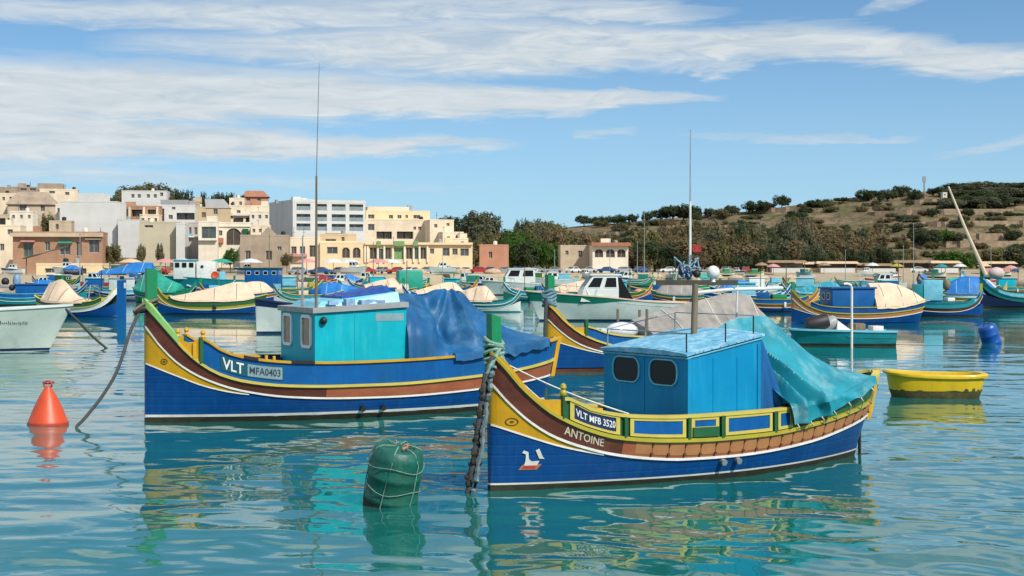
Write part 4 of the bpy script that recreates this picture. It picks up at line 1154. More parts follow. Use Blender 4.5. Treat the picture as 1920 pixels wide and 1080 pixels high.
def blue_cab_extra(h, r):
    for i, (x, y, z, s_) in enumerate(((1.0, -.4, 1.55, .26), (1.5, .2, 1.8, .3), (.7, .3, 1.85, .22), (2.1, -.4, 1.35, .24))):
        mb = MB(); mb.sphere((x, y, z), s_, 10, 7); mb.build('black_float', P['black'], r, True)
    mb = MB(); mb.lathe([(.28, 0), (.30, .3), (.24, .62), (.12, .74), (.15, .80)], 12, Matrix.Translation((2.35, .1, 1.6))); mb.build('gear_drum', mat('steel_blue_plastic', (.16, .27, .40), .5), r, True)
    mb = MB(); mb.box((1.9, -.1, 1.45), (1.4, .8, .25), .1, 0, .08); mb.build('gear_heap', P['tarpg'], r, True)
small_luzzu('low blue work boat piled with black floats at the left edge', -30, 112, 8, 5.4, scheme('teal', None, 'teal', 'wblue', 'ltblue', 'ltblue', bulwark='wblue'), cabin=(.44, .98, 1.55, P['wblue'], P['wblue']), extras=blue_cab_extra)
small_luzzu('fishing boat under a bright blue tarpaulin, left behind the green stem post', 296, 128, 168, 5.6, scheme('brownhull', None, 'blue', 'ltblue', 'ltblue', 'white', bulwark='ltblue', bottom='blue'),
            cabin=(.35, .75, 1.9, P['hullw'], P['hullw']), extras=lambda h, r: (tent(h, 'awning', P['tarpbb'], r, .08, .92, pchip([(.08, 3.25), (.35, 3.3), (.6, 2.95), (.92, 2.55)]), lambda t: 2.55 - .3 * t, nt=18, nv=12, pw=.8, fold=.03, nf=4), [tube_part('awning_pole', P['navy'], r, [(x, y, .8), (x, y, 2.6)], .04) for x in (.7, 4.9) for y in (-.7, .7)]))
small_luzzu('boat under a sea green tarpaulin between the blue tarpaulin and the white wheelhouse', 368, 120, 160, 5.6, scheme('tgreen', None, 'tgreen', 'tgreen', 'green', 'green', bulwark='green'),
            tarp=(.25, .97, [(.25, 1.5), (.45, 1.9), (.72, 2.6), (.80, 2.55), (.97, 1.4)], P['tarpgr'], 1.0))
def wheelhouse(h, r):
    box_part('wheelhouse', P['hullw'], r, (1.7, 0, 2.55), (2.3, 1.9, 2.0), 0, .05)
    box_part('wheelhouse_roof', P['ltblue'], r, (1.7, 0, 3.62), (2.6, 2.2, .12), 0, .03)
    for sg in (-1, 1):
        for i in range(3): window(r, (.95 + .75 * i, sg * .952, 3.05), (1 if sg < 0 else -1, 0, 0), (0, 0, 1), .46, .5, .06, P['grey'], P['glass'], .04, .02)
    box_part('engine_house', P['white'], r, (4.0, -.1, 2.35), (2.0, 1.5, 2.2), 0, .04)
    mb = MB(); mb.lathe([(.16, 0), (.16, .06)], 12, Matrix.Translation((3.6, -.86, 2.9)) @ Matrix.Rotation(math.pi / 2, 4, 'X')); mb.build('porthole', P['black'], r)
    box_part('crate', P['ltblue'], r, (5.5, 0, 1.9), (.9, .9, .9), 0, .03)
    mb = MB(); mb.lathe([(.34, -.06), (.40, 0), (.34, .06), (.26, 0.02)], 16, Matrix.Translation((5.0, -.95, 2.0)) @ Matrix.Rotation(math.pi / 2, 4, 'X')); mb.build('lifebuoy', P['orange_b'], r, True)
cruiser('trawler with grey windowed wheelhouse and white engine house, beyond the peach covered boat', 318, 162, 4, 8.0, 1.4, 1.9, 1.4, 'teal', None, 'teal', None, extras=wheelhouse, name='trawler')
def teal_extra(h, r):
    box_part('fish_box', P['tarpc'], r, (1.9, 0, 1.25), (.9, 1.0, .5), .1, .04); box_part('fish_box', P['gyellow'], r, (1.0, .1, 1.3), (.6, .8, .4), .3, .04)
    for t in (.54,): box_part('side_ladder', P['ltblue'], r, h.pt(t, .9, 1, .04), (.5, .06, .9))
small_luzzu('teal fishing boat with royal blue cabin and green roof beyond the tall aerial', 606, 136, 176, 7.2, scheme('tgreen', 'yellow', 'teal', 'tgreen', 'paley', 'paley', bulwark='yellow'),
            cabin=(.55, .98, 2.72, P['wblue'], P['dgreen'], P['white']), extras=teal_extra)
cruiser('white boat with dark blue gunwale partly hidden behind the turquoise cabin', 481, 66, 14, 5.0, .85, 1.5, .95, 'hullw', 'navy', 'navy', None, wl='navy', band_f=.82, rake=.04)
small_luzzu('green and orange fishing boat with sand coloured cover beyond the folded blue tarpaulin', 634, 132, 14, 7.6, scheme('orange', 'orange', 'terra', 'dgreen', 'paley', 'green', bulwark='dgreen'),
            tarp=(.30, .80, [(.30, 1.3), (.5, 1.7), (.68, 1.9), (.80, 1.9)], P['tarpc'], .7), stern_post=P['gyellow'],
            extras=lambda h, r: (box_part('net_box', P['tarpgr'], r, (6.4, .1, 1.75), (2.2, 1.6, 1.7), 0, .15),))
small_luzzu('small teal fishing boat with folded cream cover left of the green and white motor boat', 976, 96, 166, 4.4, scheme('hullw', None, 'teal', 'teal', 'dgreen', 'white', bulwark='teal', bottom='teal'), B=.75, k=.8,
            tarp=(.38, .9, [(.38, 1.0), (.55, 1.7), (.7, 1.6), (.9, 1.25)], P['tarpc'], .9))
cruiser('white cabin cruiser with dark windows behind the teal fishing boat', 915, 152, 6, 6.6, 1.2, 1.5, 1.1, 'hullw', None, 'white', (.25, .72, 2.65, 'hullw', .5), extras=lambda h, r: (bow_rail(h, r),))
def green_mb(h, r):
    bow_rail(h, r, .5, .3)
    outboard(r, h.L + .1, 0, .75)
    tube_part('aerial', P['steel'], r, [(3.9, .2, 2.4), (3.9, .2, 4.8)], .012)
    mb = MB(); mb.lathe([(.22, -.04), (.28, 0), (.22, .04), (.18, 0)], 14, Matrix.Translation((1.25, -.4, 1.75)) @ Matrix.Rotation(1.2, 4, 'X')); mb.build('coiled_rope', P['tarpc'], r, True)
    for sg in (-1, 1):
        mb = MB(); mb.hexa([(4.05, sg * .80, 1.25), (5.1, sg * .80, 1.0), (5.1, sg * .76, 1.0), (4.05, sg * .76, 1.25), (4.0, sg * .72, 2.32), (4.35, sg * .72, 2.3), (4.35, sg * .70, 2.3), (4.0, sg * .70, 2.32)]); mb.build('cockpit_screen', P['glass'], r)
cruiser('green and white motor boat with a glazed white cabin, behind the yellow bow', 1012, 81, 7, 8.4, 1.2, 1.62, .95, 'hullw', 'tgreen', 'tarpc', (.27, .50, 2.45, 'hullw', .55), extras=green_mb, band_end=.62, band_f=.68)
# right side
small_luzzu('blue fishing boat with royal blue cabin and sand canvas awning, behind the open turquoise boat', 1484, 76, 10, 6.9, scheme('blue', 'orange', 'orange', 'blue', 'gyellow', 'gyellow', bulwark='orange', bottom='blue'),
            cabin=(.27, .60, 1.82, P['wblue'], P['wblue']), tarp=(.60, .985, [(.60, 2.1), (.75, 2.12), (.90, 1.75), (.985, 1.3)], P['tarpc'], .6), post=P['green'])
def skiff_extra(h, r):
    mb = MB(); mb.lathe([(.05, 0), (.26, .02), (.29, .12), (.29, .75), (.25, .84)], 14, Matrix.Translation((.35, -.05, .75)) @ Matrix.Rotation(1.35, 4, 'Y')); mb.build('gear_drum', P['black'], r, True)
    mb = MB(); mb.lathe([(.05, 0), (.24, .02), (.26, .1), (.25, .5), (.2, .56)], 14, Matrix.Translation((1.0, .05, .72)) @ Matrix.Rotation(1.2, 4, 'Y')); mb.build('gear_drum', P['grey'], r, True)
    mb = MB(); mb.hexa([(1.45, -.3, .5), (2.3, -.3, .5), (2.3, .3, .5), (1.45, .3, .5), (1.5, -.2, .95), (1.95, -.25, .62), (1.95, .25, .62), (1.5, .2, .95)]); mb.build('white_cover', P['white'], r)
    box_part('fish_box', P['white'], r, (3.05, .1, .62), (.42, .5, .22), .1, .02)
    mb = MB(); mb.box((2.35, .2, .68), (.5, .5, .3), .4, 0, .08); mb.build('net_pile', P['wood'], r, True)
    tube_part('oar', P['wood'], r, [(.3, .3, .62), (1.6, .2, 1.12)], .02)
cruiser('low turquoise open boat loaded with drums beside the white hooked pole', 1494, 56, 4, 3.62, .72, .60, .52, 'teal', None, 'ltblue', None, extras=skiff_extra, name='rowing_boat', wl='slime')
wp = thing('mooring_pole', 'tall white pole with hooked top standing before the turquoise open boat', 'mooring pole', on_water(1597, 54))
tube_part('pole', P['white'], wp, [(0, 0, -1), (0, 0, 2.2), (-.04, 0, 2.3), (-.16, 0, 2.34), (-.28, 0, 2.33)], .045, 8)
def red_line_extra(h, r):
    box_part('open_locker', P['ltblue'], r, (2.9, 0, 1.55), (1.1, 1.1, 1.2), 0, .04); box_part('locker_side', P['teal'], r, (3.75, .1, 1.4), (.5, 1.0, 1.0), 0, .04)
    mb = MB(); mb.box((1.9, 0, 1.0), (.5, .5, .22), .4, 0, .05); mb.build('net_pile', P['white'], r, True)
    mb = MB(); mb.sphere((2.1, .3, 1.85), .3, 10, 7, (.8, .8, 1.1)); mb.build('net_bundle', P['wood'], r, True)
small_luzzu('teal and blue fishing boat with dark red line and open light blue locker', 1842, 88, 173, 4.6, scheme('blue', None, 'maroon', 'teal', 'teal', 'teal', bulwark='ltblue'), B=.8, k=.85, extras=red_line_extra, post=P['gyellow'])
small_luzzu('cream and yellow fishing boat under a blue tarpaulin, left of the long leaning spar', 1888, 113, 165, 5.4, scheme('hullw', 'yellow', 'yellow', 'hullw', 'paley', 'ltblue', bulwark='yellow', bottom='teal'),
            tarp=(.15, .80, [(.15, 1.3), (.35, 2.15), (.55, 2.2), (.80, 1.7)], P['tarpbb'], .8))
def spar_extra(h, r):
    prism_post(.1, 0, 1.7, 2.75, .2, .16).build('stem_post', P['green'], r)
    tube_part('spar', P['tarpc'], r, [(.3, -.2, 2.35), (-1.1, -.1, 5.5), (-2.35, 0, 8.6)], [.16, .12, .07], 8)
    mb = MB(); mb.sphere((1.2, 0, 2.45), .55, 10, 7, (1.1, .9, .8)); mb.build('pink_net_heap', mat('pale_pink_net', (.55, .42, .40), .9, .2, 6), r, True)
small_luzzu('dark green trimmed fishing boat with a long leaning spar at the right edge', 1838, 106, 6, 8.6, scheme('navy', None, 'teal', 'ltblue', 'dgreen', 'dgreen', bulwark='tgreen', trim='dgreen'), k=1.15, extras=spar_extra)

# ------------------------------------------------------------------ small boats along the far shore
def far_boats():
    rnd = random.Random(21)
    seats = [  # px of the bow, distance, facing, length, kind, colours, what it looks like
        (60, 205, 20, 5.5, 'l', ('tgreen', 'wblue', 'paley'), 'green far boat below the beige kiosk'),
        (150, 190, 160, 5.0, 'l', ('ltblue', 'dgreen', 'paley'), 'light blue far boat with green washboard below the brick shop'),
        (205, 200, 170, 4.6, 'c', ('red', 'hullw'), 'small red motor boat right of the brick shop'),
        (255, 178, 10, 5.2, 'l', ('hullw', 'ltblue', 'white'), 'white far boat below the palm trees'),
        (556, 205, 5, 5.2, 't', ('wine', 'wine', 'white'), 'boat under a wine red cover right of the royal blue cabin'),
        (615, 210, 12, 4.6, 't', ('blue', 'navy', 'teal'), 'boat under a navy cover beside the wine red cover'),
        (690, 215, 175, 5.0, 'l', ('teal', 'tgreen', 'white'), 'teal far boat before the yellow arcade'),
        (720, 200, 8, 5.4, 'l', ('tgreen', 'teal', 'white'), 'sea green far boat before the green shop bay'),
        (800, 220, 172, 4.6, 'c', ('hullw', 'hullw'), 'white far motor boat before the right end of the arcade'),
        (850, 190, 6, 4.8, 'l', ('hullw', 'tgreen', 'tarpc'), 'cream far boat left of the orange hut'),
        (905, 205, 170, 5.0, 'c', ('hullg', 'hullw'), 'pale green far motor boat below the orange hut'),
        (1000, 215, 10, 5.6, 'c', ('hullw', 'hullw'), 'white far cruiser right of the orange hut'),
        (1090, 230, 175, 5.0, 'l', ('teal', 'ltblue', 'white'), 'light teal far boat below the arched portico'),
        (1150, 240, 6, 4.8, 'c', ('hullw', 'blue'), 'white and blue far motor boat below the arched portico'),
        (1225, 215, 170, 5.2, 'l', ('tgreen', 'tgreen', 'white'), 'sea green far boat left of the mast'),
        (1262, 160, 5, 4.6, 'l', ('tgreen', 'green', 'white'), 'bright green far boat at the foot of the mast'),
        (1370, 150, 12, 5.0, 'l', ('ltblue', 'hullw', 'white'), 'pale far boat right of the mast'),
        (1440, 128, 172, 4.6, 't', ('blue', 'blue', 'white'), 'small boat under a royal blue cover right of the grey tent'),
        (1468, 170, 8, 5.2, 'l', ('hullw', 'green', 'paley'), 'white far boat with green washboard left of the sand awning'),
        (1560, 150, 168, 5.2, 'l', ('hullw', 'ltblue', 'green'), 'white and green far boat behind the sand awning'),
        (1620, 175, 10, 5.0, 'c', ('hullw', 'ltblue'), 'white far motor boat above the sand awning'),
        (1690, 185, 172, 4.8, 'l', ('ltblue', 'teal', 'white'), 'light blue far boat above the open locker'),
        (1748, 150, 5, 4.2, 't', ('hullw', 'teal', 'white'), 'boat with a teal cover above the blue tarpaulin'),
        (1900, 210, 172, 4.6, 'c', ('hullw', 'red'), 'white and red far motor boat at the right edge'),
    ]
    for px, d, a, L, kind, cs, lab in seats:
        if kind == 'c':
            cruiser(lab, px, d, a, L, L * .17, 1.25, .9, cs[0], cs[1] if cs[1] != cs[0] else None, 'white', (.3, .62, 2.0, 'hullw', .35), group='small boats along the far shore')
        else:
            tp = None; cab = None
            if kind == 't': tp = (.18, .92, [(.18, 1.2), (.4, 1.7), (.65, 1.8), (.92, 1.2)], P['wine'] if cs[0] == 'wine' else (P['tarpgr'] if cs[1] == 'teal' else P['tarpbb']), .8)
            elif rnd.random() < .55: cab = (.35, .68, 1.75, P[cs[1]], P['white'])
            small_luzzu(lab, px, d, a, L, scheme(cs[0], rnd.choice([None, 'yellow', 'orange']), cs[1], cs[1], cs[2], cs[2], bulwark=rnd.choice(['yellow', 'green', 'white'])), tarp=tp, cabin=cab, fine=12, group='small boats along the far shore', post=P['green'] if rnd.random() < .5 else None)
far_boats()

# ------------------------------------------------------------------ things afloat
def dinghy():
    root = boat_root('dinghy', 'small yellow tub dinghy with algae on its bottom, floating alone on the right', on_water(1753, 34.2), -4, None, 'dinghy')
    a, b = 1.13, .62; rnd0 = random.Random(14)
    def ring(sx, z, ins=0.):
        pts = []
        for i in range(40):
            q = 2 * math.pi * i / 40; c_, s_ = math.cos(q), math.sin(q)
            e = .55 if c_ > 0 else .8
            x = (a * sx - ins) * (abs(c_) ** e) * (1 if c_ > 0 else -1); y = (b * sx - ins) * (abs(s_) ** .62) * (1 if s_ > 0 else -1)
            pts.append((x, y, z + .05 * (x / a) ** 2 * (1 if z > .3 else 0) + (.03 * -x / a if z > .3 else 0)))
        return pts
    mb = MB(); mb.grid([ring(.90, .16), ring(.945, .38), ring(.955, .47)], True); mb.build('hull', P['ydin'], root, True)
    mb = MB(); mb.grid([ring(.72, -.16), ring(.85, .0), ring(.902, .165)], True); mb.build('fouled_bottom', P['algae'], root, True)
    for i in range(26):      # weed creeping up the side in tongues
        q = 2 * math.pi * i / 26; mb = MB(); w_ = rnd0.uniform(.05, .12); hh = rnd0.uniform(.01, .06) + (.05 if math.cos(q) > .3 else 0)
        pts = []
        for (u, z) in ((-w_, .15), (w_, .15), (w_ * .7, .15 + hh * .6), (0, .15 + hh), (-w_ * .6, .15 + hh * .7)):
            qq = q + u / .8; c_, s_ = math.cos(qq), math.sin(qq); e = .55 if c_ > 0 else .8; k_ = .902 + (z - .165) * .2 + .006
            pts.append((a * k_ * (abs(c_) ** e) * (1 if c_ > 0 else -1), b * k_ * (abs(s_) ** .62) * (1 if s_ > 0 else -1), z))
        mb.poly(pts); mb.build('weed_patch', P['algae'], root)
    mb = MB(); mb.grid([ring(.955, .455), ring(1.02, .45), ring(1.03, .50), ring(1.0, .535), ring(.90, .535), ring(.885, .50)], True); mb.build('rim', P['ydin'], root, True)
    mb = MB(); mb.grid([ring(.89, .52), ring(.86, .40), ring(.80, .16), ring(.4, .13), ring(.02, .13)], True); mb.build('inside', P['ydin'], root, True)
    box_part('seat', P['ydin'], root, (-.15, 0, .40), (.32, 1.0, .05), 0, .01); box_part('seat', P['ydin'], root, (.72, 0, .42), (.34, .98, .05), 0, .01)
    return root
dinghy()
def cone_buoy():
    root = thing('mooring_buoy', 'orange cone shaped mooring buoy floating at the lower left', 'buoy', on_water(90, 28.2))
    mb = MB(); mb.lathe([(.30, -.30), (.365, -.1), (.375, .0), (.375, .05), (.355, .085), (.28, .28), (.19, .48), (.11, .62), (.075, .67), (.06, .70)], 32); mb.build('body', P['orange_b'], root, True)
    mb = MB(); mb.lathe([(.376, -.02), (.381, .0), (.381, .04), (.376, .055)], 32); mb.build('base_ring', mat('dark_orange_plastic', (.45, .05, .02), .45), root, True)
    mb = MB(); mb.tube([(.075 * math.cos(q), 0, .755 + .065 * math.sin(q)) for q in (2 * math.pi * i / 14 for i in range(15))], .022, 8); mb.lathe([(.06, .66), (.05, .70), (.03, .72)], 10); mb.build('lifting_eye', P['red'], root, True)
    mb = MB(); mb.tube([(.11 * math.cos(q), .02, .79 + .02 * math.sin(q)) for q in (2 * math.pi * i / 12 for i in range(13))], .012, 6); mb.build('shackle', mat('rusty_iron', (.16, .05, .03), .7, .3, 12), root, True)
cone_buoy()
def drum_profile(R, H_):
    pr = [(R * .05, 0), (R * .9, .0), (R, .05)]
    for f in (.30, .62): pr += [(R, f * H_ - .04), (R * 1.035, f * H_ - .02), (R * 1.035, f * H_ + .02), (R, f * H_ + .04)]
    return pr + [(R, H_ * .86), (R * .95, H_ * .94), (R * .80, H_), (R * .6, H_ + .004), (R * .55, H_ - .015), (R * .05, H_ - .015)]
def green_barrel():
    root = thing('barrel_buoy', 'dark green plastic barrel in a rope net floating in the foreground', 'buoy', on_water(727, 18.9))
    T = Matrix.Translation((0, 0, -.17)) @ Matrix.Rotation(math.radians(10), 4, 'Y') @ Matrix.Rotation(math.radians(12), 4, 'X')
    R, H_ = .335, .93
    mb = MB(); mb.lathe(drum_profile(R, H_), 30, T); mb.build('drum', P['gbar'], root, True)
    mb = MB(); mb.lathe([(R * 1.012, .0), (R * 1.012, .235)], 30, T); mb.build('fouled_base', P['slime'], root, True)
    for i in range(6):
        q = 2 * math.pi * i / 6 + .35
        mb = MB(); pts = [(R * .15, H_ + .02), (R * .6, H_ + .02), (R * .84, H_ - .01), (R * 1.03, H_ * .86), (R * 1.05, H_ * .5), (R * 1.04, .2)]
        mb.tube([T @ Vector((r * math.cos(q + .10 * math.sin(4 * z + i)), r * math.sin(q + .10 * math.sin(4 * z + i)), z)) for r, z in pts], .007, 5); mb.build('net_rope', P['prope'], root, True)
    for z in (.42, .72):
        mb = MB(); mb.tube([T @ Vector((R * 1.045 * math.cos(q), R * 1.045 * math.sin(q), z + .03 * math.sin(3 * q + z * 9))) for q in (2 * math.pi * i / 24 for i in range(25))], .005, 5); mb.build('net_rope', P['prope'], root, True)
    mb = MB(); rnd = random.Random(6)
    for i in range(9):
        p = T @ Vector((rnd.uniform(-.18, .18), rnd.uniform(-.2, .15), H_ + .02)); mb.tube([p, p + Vector((rnd.uniform(-.08, .08), rnd.uniform(-.08, .08), rnd.uniform(.0, .05)))], .013, 5)
    mb.build('rope_knot', mat('rusty_rope', (.34, .20, .14), .9, .5, 20), root, True)
green_barrel()
def blue_barrel():
    root = thing('barrel_buoy', 'tilted royal blue barrel floating alone on the far right', 'buoy', on_water(1861, 57.5))
    T = Matrix.Translation((.05, 0, -.22)) @ Matrix.Rotation(math.radians(-20), 4, 'Y') @ Matrix.Rotation(math.radians(8), 4, 'X')
    mb = MB(); mb.lathe(drum_profile(.36, 1.0), 26, T); mb.build('drum', P['dblue'], root, True)
    mb = MB(); mb.tube([T @ Vector((.1 * math.cos(q), 0, 1.0 + .1 * math.sin(q))) for q in (math.pi * i / 8 for i in range(9))], .02, 6); mb.build('handle', P['navy'], root, True)
blue_barrel()
# ropes that run from boats into the water
def rope(label, pts, r, m, n=7, cat='rope'):
    mb = MB(); mb.tube(pts, r, n); o = mb.build('mooring_rope', m, None, True); tag(o, label, cat); return o
def smooth_path(ctrl, n=24):
    xs = [i / (len(ctrl) - 1) for i in range(len(ctrl))]; fs = [pchip(list(zip(xs, [c[k] for c in ctrl]))) for k in range(3)]
    return [Vector((fs[0](i / n), fs[1](i / n), fs[2](i / n))) for i in range(n + 1)]
rope('dark mooring rope sagging from the bow with the green post down into the water', smooth_path([at(262, 584, 28.5), at(245, 620, 28.3), at(222, 690, 28), at(190, 745, 27.8), at(158, 785, 27.6), on_water(143, 27.5), on_water(155, 27.2) + Vector((0, 0, -.3))], 30), .032, P['rope'])
rope('mooring rope from the pale green hull at the left edge slanting into the water', smooth_path([at(122, 578, 53), at(150, 606, 53.5), at(175, 632, 54), on_water(205, 54.5) + Vector((0, 0, -.1))], 12), .045, P['rope'])
hr = thing('mooring_rope', 'thick weed grown rope hanging from the nearest bow into the water', 'rope', on_water(880, 19.7))
def loc(p): return Vector(p) - hr.location
pts = smooth_path([loc(at(926, 668, 19.75)), loc(at(912, 700, 19.7)), loc(at(905, 745, 19.65)), loc(at(897, 800, 19.6)), loc(at(889, 860, 19.6)), loc(at(878, 922, 19.6)), loc(at(872, 965, 19.6))], 40)
rnd = random.Random(12)
mb = MB(); mb.tube(pts, [.034 + .014 * rnd.random() for _ in pts], 9); mb.build('rope', P['rope'], hr, True)
mb = MB(); mb.tube([p + Vector((.075 + .012 * math.sin(i), -.05, .01)) for i, p in enumerate(pts[4:])], [.022 + .02 * (i % 2) for i in range(len(pts) - 4)], 6); mb.build('chain', mat('grey_blue_chain', (.13, .17, .19), .6, .5, 12), hr, True)
mb = MB()
for i in range(70):
    f = rnd.random(); p = pts[int(12 + f * 27)]; mb.sphere(p + Vector((rnd.uniform(-.06, .09), rnd.uniform(-.07, .03), rnd.uniform(-.05, .05))), rnd.uniform(.018, .045), 6, 4)
mb.build('weed_and_mussels', P['slime'], hr, True)['kind'] = 'stuff'

# ------------------------------------------------------------------ town
W_ = dict(
    white=mat('white_render', (.60, .59, .57), .9, .08, .25, .1, 3, spec=.2, dirt=(.46, .44, .41), dirt_amt=.5, dscale=.15),
    cream=mat('cream_limestone', (.74, .62, .46), .9, .10, .3, .15, 3, spec=.2, dirt=(.42, .34, .24), dirt_amt=.5, dscale=.2),
    pale=mat('pale_limestone', (.74, .66, .54), .9, .10, .3, .15, 3, spec=.2, dirt=(.42, .36, .28), dirt_amt=.5, dscale=.2),
    yellow=mat('yellow_limestone', (.74, .58, .36), .9, .10, .3, .15, 3, spec=.2, dirt=(.50, .36, .18), dirt_amt=.5, dscale=.2),
    tan=mat('tan_stone', (.50, .40, .29), .9, .15, .3, .2, 3, spec=.2, dirt=(.24, .17, .11), dirt_amt=.6, dscale=.2),
    brown=mat('brown_stone', (.36, .28, .21), .9, .15, .3, .2, 3, spec=.2, dirt=(.15, .11, .075), dirt_amt=.6, dscale=.2),
    khaki=mat('khaki_render', (.50, .45, .33), .9, .08, .3, .1, 3, spec=.2), ochre=mat('ochre_stone', (.52, .40, .25), .9, .12, .3, .15, 3, spec=.2),
    terra=mat('terracotta_render', (.36, .21, .135), .9, .2, .3, .15, 3, spec=.2), orange=mat('orange_render', (.50, .25, .165), .9, .12, .3, .1, 3, spec=.2),
    mauve=mat('mauve_grey_render', (.45, .39, .36), .9, .1, .3, .1, 3, spec=.2), grey=mat('grey_roofing', (.30, .30, .30), .9, .1, .3),
    tile=mat('red_roof_tiles', (.36, .15, .085), .85, .2, .8, .3, 6), frame=mat('window_frame_paint', (.42, .38, .32), .6, .1),
    gshut=mat('green_shutter_paint', (.16, .30, .12), .6, .15, 2.), gglass=mat('window_glass', (.07, .075, .08), .15, .4, .6, spec=.6),
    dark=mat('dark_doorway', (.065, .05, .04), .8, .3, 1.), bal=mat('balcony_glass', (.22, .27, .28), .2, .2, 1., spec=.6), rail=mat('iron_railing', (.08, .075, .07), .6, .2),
)
class House:
    """a block whose front-left corner stands at photo column x0, d metres out; th turns the front"""
    def __init__(s, name, label, x0, x1, ytop, d, m, th=8., depth=9., side=None, cat='house', roof=None, parapet=.35, base=None, group=None):
        s.d = d; s.c, s.s = math.cos(math.radians(th)), math.sin(math.radians(th))
        u1 = (x1 - 960) / FPX; s.X0 = (x0 - 960) / FPX * d
        s.Lf = (u1 * d - s.X0) / (s.c - u1 * s.s)
        if side is not None:
            us = (side - 960) / FPX; den = s.s + us * s.c
            depth = (s.X0 - us * d) / den if abs(den) > .03 else depth
        s.D = depth; s.m = m
        s.H = s.z(x0, ytop)
        pts = [s.w(0, 0), s.w(s.Lf, 0), s.w(s.Lf, s.D), s.w(0, s.D)]
        s.g = min(ground(p.x, p.y) for p in pts) - .6 if base is None else base
        s.root = thing(name, label, cat, (s.X0, d, s.g), math.radians(th), group)
        s.open = []; s.roofm = roof; s.par = parapet
    def w(s, u, v_, z=0): return Vector((s.X0 + s.c * u - s.s * v_, s.d + s.s * u + s.c * v_, z))
    def along(s, px):
        q = (px - 960) / FPX; return (q * s.d - s.X0) / (s.c - q * s.s)
    def z(s, px, py):
        u = s.along(px); y = s.d + s.s * u; return CAM_H - (py - HY) / FPX * y
    def opening(s, x0, y0, x1, y1, kind='win'):
        a, b = s.along(x0), s.along(x1); zt, zb_ = s.z((x0 + x1) / 2, y0), s.z((x0 + x1) / 2, y1)
        s.open.append((max(.15, a), max(s.g + .1, zb_), min(s.Lf - .15, b), min(s.H - .12, zt), kind))
    def done(s):
        g, H, L_, D = s.g, s.H, s.Lf, s.D; h = H - g
        ops = [(a, b - g, c_, t - g, k) for a, b, c_, t, k in s.open if c_ > a + .15 and t > b + .15]
        us = sorted({0, L_, *[o[0] for o in ops], *[o[2] for o in ops]}); zs_ = sorted({0, h, *[o[1] for o in ops], *[o[3] for o in ops]})
        mb = MB(); R_ = .35
        for i in range(len(us) - 1):
            for j in range(len(zs_) - 1):
                uc, zc_ = (us[i] + us[i + 1]) / 2, (zs_[j] + zs_[j + 1]) / 2
                if any(o[0] < uc < o[2] and o[1] < zc_ < o[3] for o in ops): continue
                mb.poly([(us[i], 0, zs_[j]), (us[i + 1], 0, zs_[j]), (us[i + 1], 0, zs_[j + 1]), (us[i], 0, zs_[j + 1])])
        mb.poly([(0, 0, 0), (0, D, 0), (0, D, h), (0, 0, h)]); mb.poly([(L_, 0, 0), (L_, D, 0), (L_, D, h), (L_, 0, h)])
        mb.poly([(0, D, 0), (L_, D, 0), (L_, D, h), (0, D, h)])
        for a, b, c_, t, k in ops:
            r = 1.6 if k in ('balcony', 'porch') else R_
            for p, q in (((a, b), (c_, b)), ((c_, b), (c_, t)), ((c_, t), (a, t)), ((a, t), (a, b))):
                mb.poly([(p[0], 0, p[1]), (q[0], 0, q[1]), (q[0], r, q[1]), (p[0], r, p[1])])
        mb.build('wall', s.m, s.root)
        for a, b, c_, t, k in ops:
            w = c_ - a; hh = t - b
            if k == 'arch':
                f = MB(); n = 8; rr = w / 2; cx = (a + c_) / 2; zc_ = max(b + .2, t - rr); ry = t - zc_
                for sg in (-1, 1):
                    pts = [(cx + sg * rr * math.cos(math.pi / 2 * i / n), .03, zc_ + ry * math.sin(math.pi / 2 * i / n)) for i in range(n + 1)]
                    f.poly(pts + [(cx, .03, t), (cx + sg * rr, .03, t)])
                f.build('arch', s.m, s.root)
            if k in ('balcony', 'porch'):
                r = 1.6
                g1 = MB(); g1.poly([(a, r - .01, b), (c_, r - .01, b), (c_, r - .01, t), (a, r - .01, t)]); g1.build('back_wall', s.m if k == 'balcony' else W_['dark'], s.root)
                n = max(1, round(w / 2.2))
                for i in range(n):
                    x0, x1 = lerp(a, c_, (i + .18) / n), lerp(a, c_, (i + .82) / n)
                    f = MB(); f.box(((x0 + x1) / 2, r - .05, b + hh * .42), (x1 - x0, .06, hh * .84)); f = f.build('window', W_['frame'], s.root)
                    p = MB(); p.box(((x0 + x1) / 2, r - .09, b + hh * .42), (x1 - x0 - .16, .03, hh * .84 - .16)); p.build('pane', W_['gglass'], f)
                if k == 'balcony':
                    p = MB(); p.box(((a + c_) / 2, .04, b + .5), (w - .04, .04, .95)); p.build('balustrade', W_['bal'], s.root)
                    p = MB(); p.box(((a + c_) / 2, .04, b + 1.02), (w - .04, .07, .07)); p.build('handrail', W_['rail'], s.root)
                continue
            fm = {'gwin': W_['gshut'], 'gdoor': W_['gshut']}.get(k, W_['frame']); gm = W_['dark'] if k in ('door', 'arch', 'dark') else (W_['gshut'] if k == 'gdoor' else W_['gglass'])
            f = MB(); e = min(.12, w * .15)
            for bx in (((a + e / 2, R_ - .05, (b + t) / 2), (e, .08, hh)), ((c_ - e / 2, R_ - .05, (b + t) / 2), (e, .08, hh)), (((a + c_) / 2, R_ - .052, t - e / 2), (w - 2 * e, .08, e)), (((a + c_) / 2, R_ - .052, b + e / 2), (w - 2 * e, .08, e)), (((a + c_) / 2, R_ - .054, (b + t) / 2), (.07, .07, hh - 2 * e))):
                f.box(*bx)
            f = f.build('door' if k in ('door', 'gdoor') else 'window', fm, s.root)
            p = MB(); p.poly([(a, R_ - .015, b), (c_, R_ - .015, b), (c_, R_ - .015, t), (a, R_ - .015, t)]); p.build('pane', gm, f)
        mb = MB(); P_ = s.par
